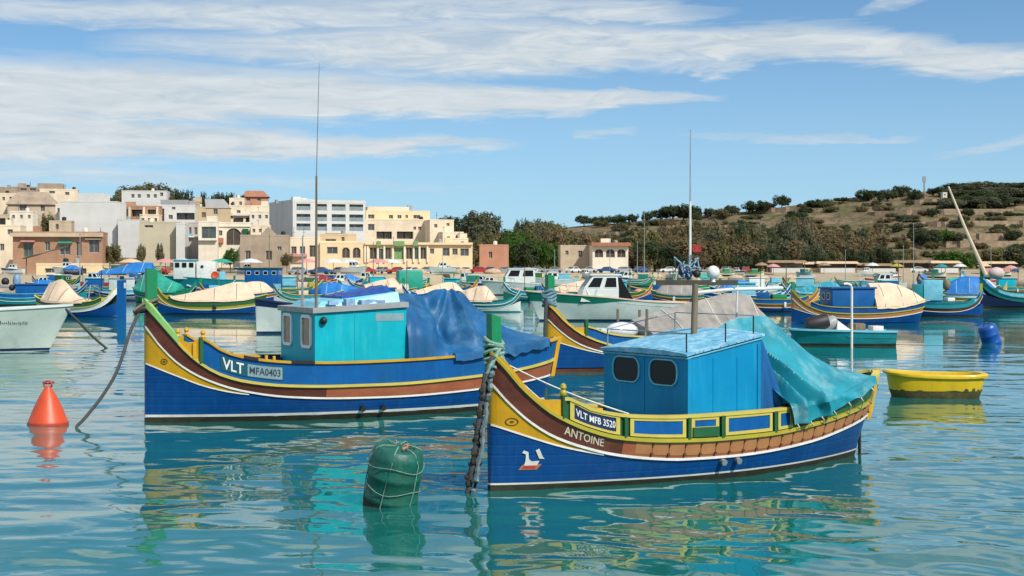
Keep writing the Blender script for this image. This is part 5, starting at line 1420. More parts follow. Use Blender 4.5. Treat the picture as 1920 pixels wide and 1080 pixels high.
        mb.poly([(0.02, .02, h - .03), (L_ - .02, .02, h - .03), (L_ - .02, D - .02, h - .03), (.02, D - .02, h - .03)])
        mb.build('roof', s.roofm or W_['pale'], s.root)
        if P_:
            mb = MB(); t_ = .22
            for c_, sz in (((L_ / 2, t_ / 2 - .04, h + P_ / 2), (L_ + .08, t_, P_)), ((L_ / 2, D - t_ / 2 + .04, h + P_ / 2), (L_ + .08, t_, P_)), ((t_ / 2 - .04, D / 2, h + P_ / 2), (t_, D - 2 * t_ + .08, P_)), ((L_ - t_ / 2 + .04, D / 2, h + P_ / 2), (t_, D - 2 * t_ + .08, P_))): mb.box(c_, sz)
            mb.build('parapet', s.m, s.root)
        # what stands on flat roofs: tanks, stair huts, aerials
        rr = random.Random(int(abs(s.X0) * 10 + s.d))
        if L_ > 4 and P_ and D > 5:
            for i in range(rr.randint(1, 3)):
                u = rr.uniform(.12, .88) * L_; v_ = rr.uniform(.25, .7) * D; k = rr.random()
                if k < .4:
                    q = MB(); q.lathe([(.5, h), (.5, h + 1.1), (.1, h + 1.25)], 8, Matrix.Translation((u, v_, 0))); q.build('water_tank', rr.choice([W_['grey'], W_['pale'], P['black']]), s.root)
                elif k < .65:
                    q = MB(); q.box((u, v_, h + .8), (rr.uniform(1.4, 2.6), 2., 1.6)); q.build('roof_hut', s.m, s.root)
                else:
                    q = MB(); q.tube([(u, v_, h - .1), (u, v_, h + rr.uniform(1.6, 2.8))], .06, 5); q.box((u, v_, h + 1.5), (.9, .05, .05)); q.build('roof_aerial', W_['rail'], s.root)
        return s
    def ledge(s, x0, y0, x1, y1, m, out=.5, name='cornice'):
        a, b = s.along(x0), s.along(x1); zt, zb_ = s.z((x0 + x1) / 2, y0) - s.g, s.z((x0 + x1) / 2, y1) - s.g
        mb = MB(); mb.box(((a + b) / 2, -out / 2 - .01, (zt + zb_) / 2), (b - a, out, zt - zb_)); return mb.build(name, m, s.root)
    def rooftop(s, x0, y0, x1, y1, m, name='roof_hut', depth=3., back=2.5):
        a, b = s.along(x0), s.along(x1); zt = s.z((x0 + x1) / 2, y0) - s.g; h = s.H - s.g
        mb = MB(); mb.box(((a + b) / 2, back + depth / 2, (h + zt) / 2 - .03), (b - a, depth, max(.3, zt - h))); return mb.build(name, m, s.root)

def town():
    H = House('house', 'brown stone house at the top left corner of the town', -40, 22, 352, 450, W_['brown'], 12, 10); H.opening(2, 378, 15, 393, 'dark'); H.done()
    H = House('house', 'flat brown house with two dark windows on the left skyline', 20, 76, 352, 445, W_['brown'], 14, 9); H.opening(38, 351.5, 50, 358); H.opening(56, 351.5, 67, 358); H.done()
    H = House('house', 'cream villa with broad brown roof on the left skyline', 74, 146, 356, 435, W_['cream'], 14, 9, roof=W_['brown']); H.opening(92, 358, 103, 363); H.opening(92, 368, 97, 373); H.opening(122, 360, 130, 366); H.rooftop(70, 343.5, 118, 346, W_['brown'], 'roof_slab', 8, .3); H.rooftop(78, 346, 115, 356, W_['tan']); H.done()
    H = House('house', 'tan house with deep brown hip roof beside the white blank wall', 14, 104, 381, 420, W_['tan'], 12, 9, roof=W_['brown']); H.opening(36, 382, 50, 395); H.opening(76, 384, 84, 396)
    H.done(); L_ = H.Lf; h = H.H - H.g
    mb = MB(); mb.hexa([(-.6, -.6, h - .3), (L_ + .6, -.6, h - .3), (L_ + .6, H.D + .6, h - .3), (-.6, H.D + .6, h - .3), (2.5, 3, h + 3.4), (L_ - 2.5, 3, h + 3.4), (L_ - 2.5, H.D - 3, h + 3.4), (2.5, H.D - 3, h + 3.4)]); mb.build('hip_roof', W_['brown'], H.root)
    H = House('house', 'long house with shaded balcony openings below the brown hip roof', -60, 102, 404, 400, W_['tan'], 8, 9); H.opening(-6, 409, 10, 421, 'porch'); H.opening(14, 409, 30, 421, 'porch'); H.opening(32, 409, 57, 421, 'porch'); H.opening(63, 409, 73, 421, 'porch'); H.opening(86, 384, 90, 395); H.done()
    H = House('house', 'white blank party wall building stepped at both ends, tallest on the left', 112, 219, 379, 382, W_['white'], 2, 11, parapet=.25); H.rooftop(146, 362, 196, 379, W_['white'], 'stair_tower', 6, .0); H.opening(104, 378, 109, 408); H.done()
    H = House('house', 'low white blank building right of the tall white wall', 221, 262, 413, 380, W_['white'], 2, 11, parapet=.2); H.done()
    H = House('house', 'peach house at the left edge behind the blue work boat', -70, 38, 424, 325, W_['cream'], 10, 9); H.opening(0, 457, 8, 470); H.opening(14, 430, 24, 440); H.done()
    H = House('house', 'small tan roof tower house above the brick coloured shop', 92, 134, 416, 345, W_['tan'], 10, 6); H.opening(104, 420, 110, 430); H.done()
    H = House('shop', 'brick coloured waterfront shop with dark doors and tan right bay', 24, 192, 437, 312, W_['terra'], 9, 10, cat='shop', roof=W_['tan'])
    for o in ((44, 455, 62, 482, 'gwin'), (84, 452, 94, 470), (112, 458, 132, 478), (142, 453, 153, 480, 'door'), (166, 448, 186, 474)): H.opening(*o)
    H.done(); H.ledge(110, 453, 136, 456, P['tarpgr'], 1.2, 'awning'); H.ledge(40, 451, 66, 453.5, P['pink'], 1.2, 'awning'); H.ledge(20, 437, 194, 444, W_['tan'], 1.0); H.ledge(160, 447, 191, 449, W_['ochre'], .6, 'awning')
    H = House('house', 'terracotta arcade house with cream pillars behind the low white building', 219, 300, 388, 400, W_['terra'], 5, 9)
    for o in ((226, 392, 239, 406, 'porch'), (247, 393, 266, 406, 'porch'), (277, 393, 292, 406, 'porch')): H.opening(*o)
    H.done()
    for x in (219, 241, 268, 293): H.ledge(x, 388, x + 4, 408, W_['cream'], .3, 'pillar')
    H = House('villa', 'long white villa with small windows under the hilltop trees', 228, 312, 359, 490, W_['white'], 6, 10, cat='villa')
    for x in (246, 258, 275, 288): H.opening(x, 364, x + 6, 371)
    H.opening(300, 361, 306, 368); H.done(); H.rooftop(236, 356, 246, 359, W_['white'])
    H = House('house', 'white house with wide dark balcony window left of the ochre house', 297, 366, 386, 405, W_['white'], 8, 9, roof=W_['grey'])
    for o in ((322, 388, 329, 393), (300, 391, 308, 415, 'dark'), (316, 403, 324, 411), (331, 399, 366, 412, 'porch')): H.opening(*o)
    H.rooftop(300, 374, 352, 386, W_['grey'], 'roof_storey', 6, 1.5); H.done()
    H = House('house', 'khaki blank walled building behind the white wheelhouse boat', 261, 329, 418, 362, W_['khaki'], 3, 9); H.opening(271, 422, 287, 427, 'dark'); H.done()
    H = House('house', 'narrow white building right of the khaki wall', 330, 347, 421, 360, W_['white'], 3, 8); H.done()
    H = House('house', 'mauve grey narrow house right of the narrow white building', 348, 375, 419, 366, W_['mauve'], 4, 8); H.opening(353, 426, 359, 440); H.opening(364, 426, 370, 440); H.done(); H.ledge(351, 443, 373, 445, W_['pale'], .9, 'balcony_slab'); H.ledge(352, 438, 361, 443, P['ltblue'], .8, 'closed_balcony')
    H = House('house', 'pale house with large grey green shutter near the palm trees', 372, 408, 417, 355, W_['pale'], 5, 8); H.opening(378, 425, 405, 447, 'gwin'); H.done(); H.ledge(373, 449, 407, 451, W_['white'], .9, 'balcony_slab')
    H = House('house', 'ochre house with a sloping grey roof in the middle of the town', 366, 432, 390, 412, W_['ochre'], 8, 9, roof=W_['grey'])
    for o in ((367, 381, 372, 388), (400, 392, 408, 402), (378, 398, 386, 408)): H.opening(*o)
    H.done(); h = H.H - H.g; L_ = H.Lf; mb = MB(); mb.hexa([(L_ * .3, -.2, h + .0), (L_ + .2, -.2, h + .0), (L_ + .2, 6, h + .0), (L_ * .3, 6, h), (L_ * .25, 2.8, h + 2.6), (L_ * .8, 2.8, h + 2.6), (L_ * .8, 3.2, h + 2.6), (L_ * .25, 3.2, h + 2.6)]); mb.build('sloping_roof', W_['grey'], H.root)
    H = House('house', 'pale house with round arched doorway below the ochre house', 404, 470, 419, 358, W_['pale'], 6, 9)
    for o in ((424, 428, 452, 460, 'arch'), (410, 432, 417, 442)): H.opening(*o)
    H.done(); H.ledge(455, 429, 466, 440, P['dgreen'], 1.0, 'closed_balcony'); H.ledge(407, 446, 419, 456, W_['tile'], .9, 'closed_balcony'); H.ledge(404, 424, 470, 425.2, W_['cream'], .25, 'string_course')
    H = House('house', 'beige terraced house with shaded balcony left of the white apartments', 424, 506, 387, 415, W_['cream'], 8, 10)
    for o in ((444, 394, 451, 400), (428, 400, 436, 408), (440, 408, 456, 417, 'porch'), (461, 408, 476, 419, 'porch'), (482, 408, 500, 417, 'porch')): H.opening(*o)
    H.done(); H.ledge(424, 401, 506, 404.5, W_['white'], .8); mb = MB()
    H = House('house', 'red tiled house on the skyline left of the white apartments', 456, 502, 369, 470, W_['orange'], 8, 9, roof=W_['tile'])
    for o in ((462, 371, 469, 377), (482, 371, 489, 377)): H.opening(*o)
    H.done(); h = H.H - H.g; L_ = H.Lf; mb = MB(); mb.hexa([(-.6, -.6, h), (L_ + .6, -.6, h), (L_ + .6, H.D + .6, h), (-.6, H.D + .6, h), (.8, 3, h + 2.1), (L_ - 1.5, 3, h + 2.1), (L_ - 1.5, H.D - 3, h + 2.1), (.8, H.D - 3, h + 2.1)]); mb.build('tiled_roof', W_['tile'], H.root)
    # infill behind the front rows
    for (x0, x1, y, d, m, lab) in ((18, 62, 398, 372, 'pale', 'pale infill house beside the brown hip roof'), (262, 298, 404, 396, 'cream', 'cream infill house above the khaki wall'), (346, 374, 379, 418, 'tan', 'tan infill house left of the ochre house'), (392, 420, 381, 424, 'pale', 'pale infill house behind the ochre house'), (430, 458, 373, 432, 'cream', 'cream infill house below the red tiled house'), (468, 506, 398, 408, 'pale', 'pale infill house below the roof garden'), (150, 190, 446, 322, 'tan', 'tan infill house behind the right end of the brick coloured shop'), (470, 506, 424, 352, 'cream', 'cream infill house behind the gabled stone shed'), (0, 40, 364, 425, 'cream', 'cream infill house between the brown skyline houses'), (104, 116, 385, 386, 'pale', 'narrow pale house squeezed left of the tall white wall')):
        H = House('house', lab, x0, x1, y, d, W_[m], 7, 7); w = x1 - x0
        for i in range(max(1, int(w / 12))):
            px = x0 + (i + .5) * w / max(1, int(w / 12)); H.opening(px - 2.6, y + 5, px + 2.6, y + 12)
        H.done()
    # gabled stone shed
    H = House('stone_shed', 'brown stone shed with a small gable in front of the white apartments', 450, 541, 443, 330, W_['brown'], 6, 9, cat='shed')
    for o in ((460, 470, 470, 488, 'door'), (498, 470, 510, 488, 'door'), (520, 462, 528, 470)): H.opening(*o)
    H.done(); a, b = H.along(486), H.along(519); h = H.H - H.g; mb = MB()
    mb.add([(a, 0, h), (b, 0, h), ((a + b) / 2, 0, h + 2.1), (a, 7, h), (b, 7, h), ((a + b) / 2, 7, h + 2.1)], [(0, 1, 2), (3, 5, 4), (0, 2, 5, 3), (1, 4, 5, 2), (0, 3, 4, 1)]); mb.build('gable', W_['brown'], H.root)
    # white apartments
    H = House('apartment_building', 'white apartment block with four bays of balconies and a blank grey left side', 549, 685, 379, 372, W_['white'], 24, 14, side=505, cat='apartments', parapet=.7)
    for (x0, x1) in ((556, 582), (594, 613), (622, 648), (655, 681)):
        for (y0, y1) in ((382, 394), (401, 414), (419, 432)): H.opening(x0, y0 + (x0 - 556) * .012, x1, y1 + (x0 - 556) * .012, 'balcony')
    H.done()
    for x in (560, 604, 640, 668): H.rooftop(x, 374.5, x + 7, 379, W_['grey'], 'water_tank', 1.5, 4)
    H.rooftop(575, 372, 596, 379, W_['white'], 'lift_house', 5, 4); H.rooftop(535, 371.5, 540, 379, W_['grey'], 'chimney', 1, 9)
    # cream hotel
    H = House('hotel', 'cream stepped hotel right of the white apartments, main storeys', 684, 832, 413, 386, W_['cream'], 12, 14, cat='hotel')
    for o in ((690, 420, 702, 432), (775, 425, 780, 431), (784, 425, 790, 431), (800, 417, 806, 424), (706, 434, 735, 448, 'porch'), (744, 434, 775, 448, 'porch')): H.opening(*o)
    H.done()
    H2_ = House('hotel', 'upper set back storey of the cream stepped hotel, with a row of small windows', 686, 806, 397, 391, W_['yellow'], 12, 10, cat='hotel')
    for o in ((690, 402, 702, 410), (729, 403, 737, 410), (745, 403, 753, 410), (760, 403, 765, 409), (775, 403, 788, 410)): H2_.opening(*o)
    H2_.done(); H2_.rooftop(690, 387, 768, 397, W_['cream'], 'roof_storey', 6, 1.2); H2_.rooftop(768, 384, 776, 397, W_['grey'], 'water_tank', 2, 3)
    for i, (x0, x1, y, lab) in enumerate(((806, 851, 414, 'upper'), (830, 869, 437, 'middle'), (845, 878, 449, 'lower'))):
        H = House('hotel_wing', f'{lab} cream wing of the stepped hotel going down to the right', x0, x1, y, 380 - 6 * i, W_['cream'], 12, 10, cat='hotel wing')
        if i < 2: H.opening(x0 + 8, y + 6, x0 + 14, y + 13)
        H.opening(x1 - 14, y + 4, x1 - 8, y + 10); H.done()
    # yellow arcade
    H = House('arcade_building', 'long yellow waterfront arcade with two round arches and green shop bay', 600, 886, 457, 345, W_['yellow'], 7, 12, cat='arcade building')
    for o in ((613, 463, 633, 476, 'win'), (641, 464, 656, 484, 'arch'), (661, 464, 676, 484, 'arch'), (693, 464, 706, 486, 'door'), (710, 466, 718, 486, 'gwin'), (722, 464, 733, 486, 'door'), (739, 464, 756, 486, 'gdoor'), (761, 464, 773, 486, 'door'), (777, 464, 784, 486, 'gwin'), (788, 464, 799, 486, 'door'), (806, 466, 814, 476), (830, 465, 843, 480), (848, 466, 858, 478), (863, 466, 879, 480)): H.opening(*o)
    H.done(); H.ledge(684, 455, 886, 459, W_['yellow'], .7)
    for x in (683, 688, 707, 719, 735, 757, 774, 785, 800): H.ledge(x, 459, x + 3.2, 492, W_['pale'], .35, 'pilaster')
    for x, m in ((706, 'gshut'), (738, 'gshut'), (775, 'gshut')): H.ledge(x, 452, x + (20 if x == 738 else 8), 461, W_[m], .9, 'awning')
    H = House('house', 'small yellow upper house over the arcade with one dark window', 600, 668, 441, 352, W_['ochre'], 7, 8); H.opening(640, 444, 646, 454, 'dark'); H.opening(610, 448, 630, 455); H.done(); H.ledge(598, 452, 668, 456, W_['yellow'], 1.2, 'balcony_slab'); H.rooftop(610, 437, 640, 441, W_['tile'], 'tiled_roof', 5, .3)
    H = House('house', 'cream low house with red awnings between the stone shed and the arcade', 541, 600, 447, 345, W_['cream'], 6, 9)
    for o in ((546, 462, 556, 476), (562, 462, 572, 476), (580, 460, 594, 482, 'door')): H.opening(*o)
    H.done(); H.ledge(544, 476, 576, 481, P['pink'], 1.6, 'awning')
    # right of the town
    H = House('house', 'small orange hut with one dark door right of the arcade', 899, 946, 461, 360, W_['orange'], -8, 7, cat='hut'); H.opening(916, 472, 923, 484, 'door'); H.done()
    H = House('house', 'low beige stone hut left of the arched portico', 1051, 1110, 462, 382, W_['tan'], 3, 7, cat='hut'); H.opening(1060, 470, 1066, 478); H.opening(1084, 470, 1092, 482, 'door'); H.done()
    H = House('portico', 'open portico building with terracotta roof and three arches at the foot of the hill', 1111, 1178, 459, 375, W_['pale'], 4, 7, cat='pavilion')
    for o in ((1115, 467, 1131, 483, 'arch'), (1136, 467, 1153, 483, 'arch'), (1157, 467, 1173, 483, 'arch')): H.opening(*o)
    H.done(); H.ledge(1108, 455.5, 1181, 461, W_['tile'], 1.3, 'tiled_eave'); H.rooftop(1109, 454.5, 1180, 459, W_['tile'], 'tiled_roof', 7.4, -.3)
town()

# ------------------------------------------------------------------ trees and scrub
def leaf_mat(name, rgb, v_=.45):
    new = name not in _mats; m = mat(name, rgb, .75, v_, .55, spec=.15)
    if new:        # thin leaves let some light through
        N = m.node_tree.nodes; L = m.node_tree.links; b = N['Principled BSDF']; out = N['Material Output']
        tr = N.new('ShaderNodeBsdfTranslucent'); tr.inputs[0].default_value = (min(1, rgb[0] * 1.5), min(1, rgb[1] * 1.5), rgb[2], 1)
        ms = N.new('ShaderNodeMixShader'); ms.inputs[0].default_value = .38
        L.new(b.outputs[0], ms.inputs[1]); L.new(tr.outputs[0], ms.inputs[2]); L.new(ms.outputs[0], out.inputs[0])
    return m
LEAF = dict(dark=leaf_mat('dark_green_foliage', (.060, .078, .040)), olive=leaf_mat('olive_foliage', (.145, .132, .060)), brown=leaf_mat('brownish_tamarisk_foliage', (.175, .135, .078)),
            green=leaf_mat('fresh_green_foliage', (.060, .12, .024)), grey=leaf_mat('grey_green_foliage', (.115, .122, .080)))
BARK = mat('tree_bark', (.10, .075, .05), .9, .3, 3.)
def crown_mesh(seed, squash=.75, n=38, m_=62, leaf=.072, name='crown'):
    """unit crown: clumps of leaf-sized faces in an uneven volume"""
    rnd = random.Random(seed); mb = MB()
    for i in range(n):
        while True:
            c_ = Vector((rnd.uniform(-1, 1), rnd.uniform(-1, 1), rnd.uniform(-1, 1)))
            if .25 < c_.length < .82: break
        c_.z *= squash; rr = rnd.uniform(.16, .34)
        for k in range(m_):
            d_ = Vector((rnd.gauss(0, 1), rnd.gauss(0, 1), rnd.gauss(0, 1))).normalized()
            p = c_ + d_ * rr * rnd.uniform(.55, 1.05)
            nrm = (d_ + Vector((rnd.uniform(-.6, .6), rnd.uniform(-.6, .6), rnd.uniform(-.2, .9)))).normalized()
            a = nrm.orthogonal().normalized(); b = nrm.cross(a); q = rnd.uniform(0, 6.28); a, b = a * math.cos(q) + b * math.sin(q), b * math.cos(q) - a * math.sin(q)
            s_ = leaf * rnd.uniform(.6, 1.3)
            mb.poly([p - a * s_, p - b * s_ * .6, p + a * s_, p + b * s_ * .6])
    return mb
def trunk_mesh(seed):
    rnd = random.Random(seed); mb = MB()
    mb.tube([(0, 0, -.25), (.02, .01, .3), (rnd.uniform(-.06, .06), rnd.uniform(-.06, .06), .75)], [.075, .055, .04], 6)
    for i in range(4):
        q = i * 1.57 + rnd.uniform(0, 1); z0 = rnd.uniform(.3, .65)
        mb.tube([(.01, 0, z0), (.28 * math.cos(q), .28 * math.sin(q), z0 + .3), (.5 * math.cos(q), .5 * math.sin(q), z0 + .62)], [.035, .025, .012], 5)
    return mb
CROWNS = [[crown_mesh(100 + i, sq).data('crown', LEAF['olive']) for i in range(3)] for sq in (.72, .55)]
TRUNKS = [trunk_mesh(50 + i).data('trunk', BARK) for i in range(3)]
_cm = {}
def crown_of(shape, i, leaf):
    k = (shape, i, leaf)
    if k not in _cm:
        me = CROWNS[shape][i].copy(); me.materials.clear(); me.materials.append(LEAF[leaf]); _cm[k] = me
    return _cm[k]
_tr = random.Random(77)
def tree(label, px, d, h, w, leaf, group, shape=0, trunk=.35, cat='tree', name='tree', top=None):
    """top: photo row of the crown's top, which then sets where h starts from"""
    x = (px - 960) / FPX * d; z = ground(x, d)
    if top is not None: h = max(1.5, CAM_H - (top - HY) / FPX * d - z)
    t = thing(name, label, cat, (x, d, z), _tr.uniform(0, 6.28), group)
    ch = h * (1 - trunk)
    c_ = bpy.data.objects.new('crown', crown_of(shape, _tr.randrange(3), leaf)); COL.objects.link(c_); c_.parent = t
    c_.scale = (w / 2 / .98, w / 2 / .98, ch / 2 / (.98 * (.72 if shape == 0 else .55))); c_.location = (0, 0, h - ch / 2)
    k = bpy.data.objects.new('trunk', TRUNKS[_tr.randrange(3)]); COL.objects.link(k); k.parent = t
    k.scale = (w * .45, w * .45, h * .72)
    return t
def trees():
    r = _tr
    # hilltop trees above the town
    for px, top, d, w, lf in ((236, 349, 505, 12, 'olive'), (256, 345, 510, 14, 'dark'), (276, 344, 508, 13, 'olive'), (296, 346, 512, 14, 'dark'), (312, 350, 500, 9, 'olive')):
        tree('flat topped tree on the skyline above the white villa', px, d, 9, w, lf, 'trees on the skyline above the villa', 1, .3, top=top)
    for px, top, w, lab in ((343, 350, 7.5, 'round dark tree on the skyline right of the villa'), (333, 353, 6, 'smaller dark tree beside the round skyline tree'), (381, 354, 2.4, 'narrow dark cypress on the skyline over the ochre house'), (408, 354, 7, 'dark tree on the skyline above the sloping grey roof'), (424, 356, 7, 'wide dark tree on the skyline left of the red tiled house'), (446, 360, 6, 'dark bushy tree touching the red tiled house'), (212, 362, 4, 'small dark tree at the right end of the white stair tower'), (202, 366, 3, 'low dark tree behind the white stair tower')):
        tree(lab, px, 500 if px > 225 else 430, 8, w, 'dark', None, 0, .2, top=top)
    for px in (239, 249, 259, 269):
        tree('dark shrub in the hedge above the terracotta arcade house', px, 412, 4, 3.6, 'dark', 'shrubs above the terracotta house', 0, .05, 'shrub', 'shrub', top=379)
    for px in (461, 469, 477, 485, 493, 500):
        tree('olive shrub in the roof garden of the beige house', px, 424, 4, 3.0, 'olive', 'shrubs of the roof garden', 0, .05, 'shrub', 'shrub', top=381)
    for px, top, w, lf, lab in ((432, 462, 4, 'green', 'green bush before the arched pale house'), (264, 452, 2.2, 'olive', 'narrow tree before the khaki wall'), (212, 452, 4.5, 'olive', 'palm like tree at the foot of the low white building'), (300, 452, 2, 'olive', 'thin tree before the right end of the khaki wall'), (90, 398, 5, 'olive', 'olive tree left of the tall white wall'), (538, 470, 3, 'olive', 'olive bush at the right end of the stone shed')):
        tree(lab, px, 322 if top > 440 else 395, 5, w, lf, None, 0, .25, top=top)
    # between the hotel and the hill
    for px, top, d, w, lf, lab in ((838, 403, 560, 9, 'dark', 'dark tree on the skyline right of the hotel'), (868, 404, 560, 10, 'dark', 'dark tree left of the tallest skyline pine'), (902, 390, 520, 14, 'grey', 'tallest broad pine on the skyline right of the hotel'), (884, 398, 530, 9, 'dark', 'dark tree tucked in left of the broad pine'), (918, 398, 525, 9, 'dark', 'dark tree tucked in right of the broad pine'), (970, 405, 520, 3, 'grey', 'thin tree with bare top between the pine and the green clump'), (984, 402, 520, 3.5, 'dark', 'slender dark tree over the green clump'), (1008, 404, 500, 12, 'olive', 'olive tree at the right of the green clump'), (1030, 408, 490, 12, 'olive', 'broad olive tree above the beige hut')):
        tree(lab, px, d, 9, w, lf, None, 0, .2, top=top)
    for px, top, w, lf in ((948, 424, 10, 'olive'), (966, 430, 11, 'green'), (985, 428, 10, 'green'), (1000, 425, 11, 'olive'), (1020, 424, 11, 'grey'), (1042, 425, 10, 'brown'), (1065, 428, 10, 'olive'), (1088, 430, 10, 'brown'), (1110, 432, 10, 'olive'), (1132, 434, 10, 'brown'), (930, 432, 9, 'brown'), (905, 430, 9, 'olive'), (880, 432, 9, 'grey')):
        tree(f'{ {"olive": "olive", "green": "fresh green", "grey": "grey green", "brown": "brownish"}[lf]} tree in the rank below the skyline pine', px, r.uniform(425, 470), 8, w, lf, 'trees between the hotel and the portico', 0, .15, top=top + r.uniform(-3, 3))
    for px, top, w, lf in ((952, 446, 9, 'dark'), (968, 442, 10, 'green'), (988, 448, 9, 'dark'), (1006, 446, 9, 'green'), (1028, 452, 8, 'green'), (1046, 450, 8, 'olive'), (870, 452, 8, 'brown'), (892, 446, 8, 'olive')):
        tree(f'{ {"olive": "olive", "green": "bright green", "dark": "dark green", "brown": "brownish"}[lf]} bushy tree low behind the orange hut', px, r.uniform(392, 412), 6, w, lf, 'low trees behind the orange hut', 0, .1, top=top)
    # the grove behind the beach
    for i in range(34):
        px = 1185 + i * 14.2 + r.uniform(-5, 5); lf = r.choice(['olive', 'olive', 'brown', 'brown', 'grey', 'dark'])
        row = i % 3; d = (398, 415, 436)[row] + r.uniform(-5, 5); tp = (443, 428, 410)[row] + r.uniform(-9, 7) + (8 if px > 1610 else 0) + (10 if px < 1260 else 0)
        tree(f'{ {"olive": "olive green", "brown": "brownish", "grey": "grey green", "dark": "dark"}[lf]} tree in the {("front", "middle", "back")[row]} of the grove behind the beach', px, d, 8, r.uniform(8, 13), lf, 'grove of trees behind the beach', 0, r.uniform(.05, .18), top=tp)
    for i in range(18):
        px = 1180 + i * 26 + r.uniform(-8, 8)
        tree('low bush along the foot of the beach grove', px, 392 + r.uniform(-4, 4), 3, r.uniform(4, 7), r.choice(['dark', 'olive', 'brown', 'dark']), 'bushes at the foot of the grove', 0, .02, 'bush', 'bush', top=468 + r.uniform(-8, 6))
    # skyline of the hill
    for i, (px, top, w, lf) in enumerate(((1095, 402, 9, 'dark'), (1118, 404, 8, 'dark'), (1140, 403, 9, 'dark'), (1163, 402, 7, 'dark'), (1187, 398, 6, 'dark'), (1214, 395, 6, 'dark'), (1238, 389, 9, 'dark'), (1262, 381, 13, 'dark'), (1282, 380, 14, 'dark'), (1300, 386, 9, 'dark'), (1330, 390, 6, 'dark'), (1352, 388, 8, 'olive'), (1372, 384, 8, 'dark'), (1418, 374, 13, 'dark'), (1440, 375, 10, 'dark'), (1466, 362, 9, 'dark'), (1526, 373, 9, 'dark'), (1542, 372, 9, 'dark'), (1580, 369, 8, 'dark'), (1622, 354, 10, 'dark'), (1644, 356, 10, 'dark'), (1664, 353, 9, 'dark'), (1690, 347, 10, 'dark'), (1717, 354, 8, 'dark'), (1750, 352, 7, 'dark'), (1766, 349, 8, 'dark'))):
        tree('dark tree standing along the ridge of the hill', px, 634 + r.uniform(-8, 4), 6, w * .98, lf, 'dark trees along the ridge', r.choice([0, 1]), .1, top=top)
    for i in range(34):
        px = 1785 + (i % 12) * 13 + r.uniform(-5, 5); row = i // 12
        d = (636, 612, 588)[row] + r.uniform(-6, 6); tp = (340, 350, 364)[row] + r.uniform(-4, 6) + max(0, (1830 - px) * .12)
        tree('dark pine in the wood on the hilltop at the right', px, d, 8, r.uniform(11, 15), r.choice(['dark', 'dark', 'grey']), 'wood on the hilltop', 0, .12, top=tp)
    # scrub on the slope
    spots = [(1750, 382, 600, 11, 'dark', 'rounded bush'), (1722, 425, 505, 10, 'dark', 'dark wide bush'), (1742, 428, 500, 9, 'dark', 'dark wide bush'), (1775, 428, 500, 7, 'green', 'green bush'), (1800, 432, 500, 7, 'grey', 'grey bush'), (1795, 410, 540, 7, 'dark', 'rounded bush'), (1900, 428, 505, 7, 'dark', 'dark wide bush'), (1780, 468, 415, 11, 'green', 'fresh green mound'), (1800, 470, 413, 9, 'green', 'fresh green mound'), (1690, 472, 410, 10, 'olive', 'olive mound'), (1660, 474, 408, 8, 'olive', 'olive mound'), (1850, 462, 425, 11, 'olive', 'olive mound'), (1880, 458, 425, 11, 'olive', 'olive mound'), (1905, 455, 425, 12, 'dark', 'dark mound'), (1870, 380, 585, 9, 'dark', 'dark wide bush'), (1840, 378, 590, 10, 'dark', 'dark wide bush')]
    for px, top, d, w, lf, lab in spots:
        tree(f'{lab} on the dry slope at the right', px, d, 4, w, lf, 'bushes on the slope', 0, .03, 'bush', 'bush', top=top)
    for i in range(220):
        px = r.uniform(1120, 1915); d = r.uniform(470, 625)
        tree('small scrub bush scattered over the terraced hillside', px, d, r.uniform(1.4, 3.2), r.uniform(2.5, 8), r.choice(['dark', 'olive', 'dark', 'brown', 'grey']), 'scrub on the terraced hillside', 1, .02, 'bush', 'bush')
trees()
def ordinals(group, fmt):
    names = ['first', 'second', 'third', 'fourth', 'fifth', 'sixth', 'seventh', 'eighth', 'ninth', 'tenth', 'eleventh', 'twelfth', 'thirteenth', 'fourteenth', 'fifteenth', 'sixteenth', 'seventeenth', 'eighteenth', 'nineteenth', 'twentieth'] + [f'twenty {q}' for q in ('first', 'second', 'third', 'fourth', 'fifth', 'sixth', 'seventh', 'eighth')]
    by = {}
    for o in bpy.data.objects:
        if o.get('group') == group: by.setdefault(o['label'], []).append(o)
    for lab, os_ in by.items():
        if len(os_) < 2 or len(os_) > 28: continue
        for n, o in zip(names, sorted(os_, key=lambda q: q.location.x / q.location.y if q.location.y > 1 else sum(v_.co.x / v_.co.y for v_ in q.data.vertices) / len(q.data.vertices))): o['label'] = fmt.format(lab, n)
for g_ in ('dark trees along the ridge', 'bushes at the foot of the grove', 'grove of trees behind the beach', 'bushes on the slope', 'trees on the skyline above the villa', 'shrubs above the terracotta house', 'shrubs of the roof garden', 'trees between the hotel and the portico', 'low trees behind the orange hut'):
    ordinals(g_, '{0}, {1} from the left')

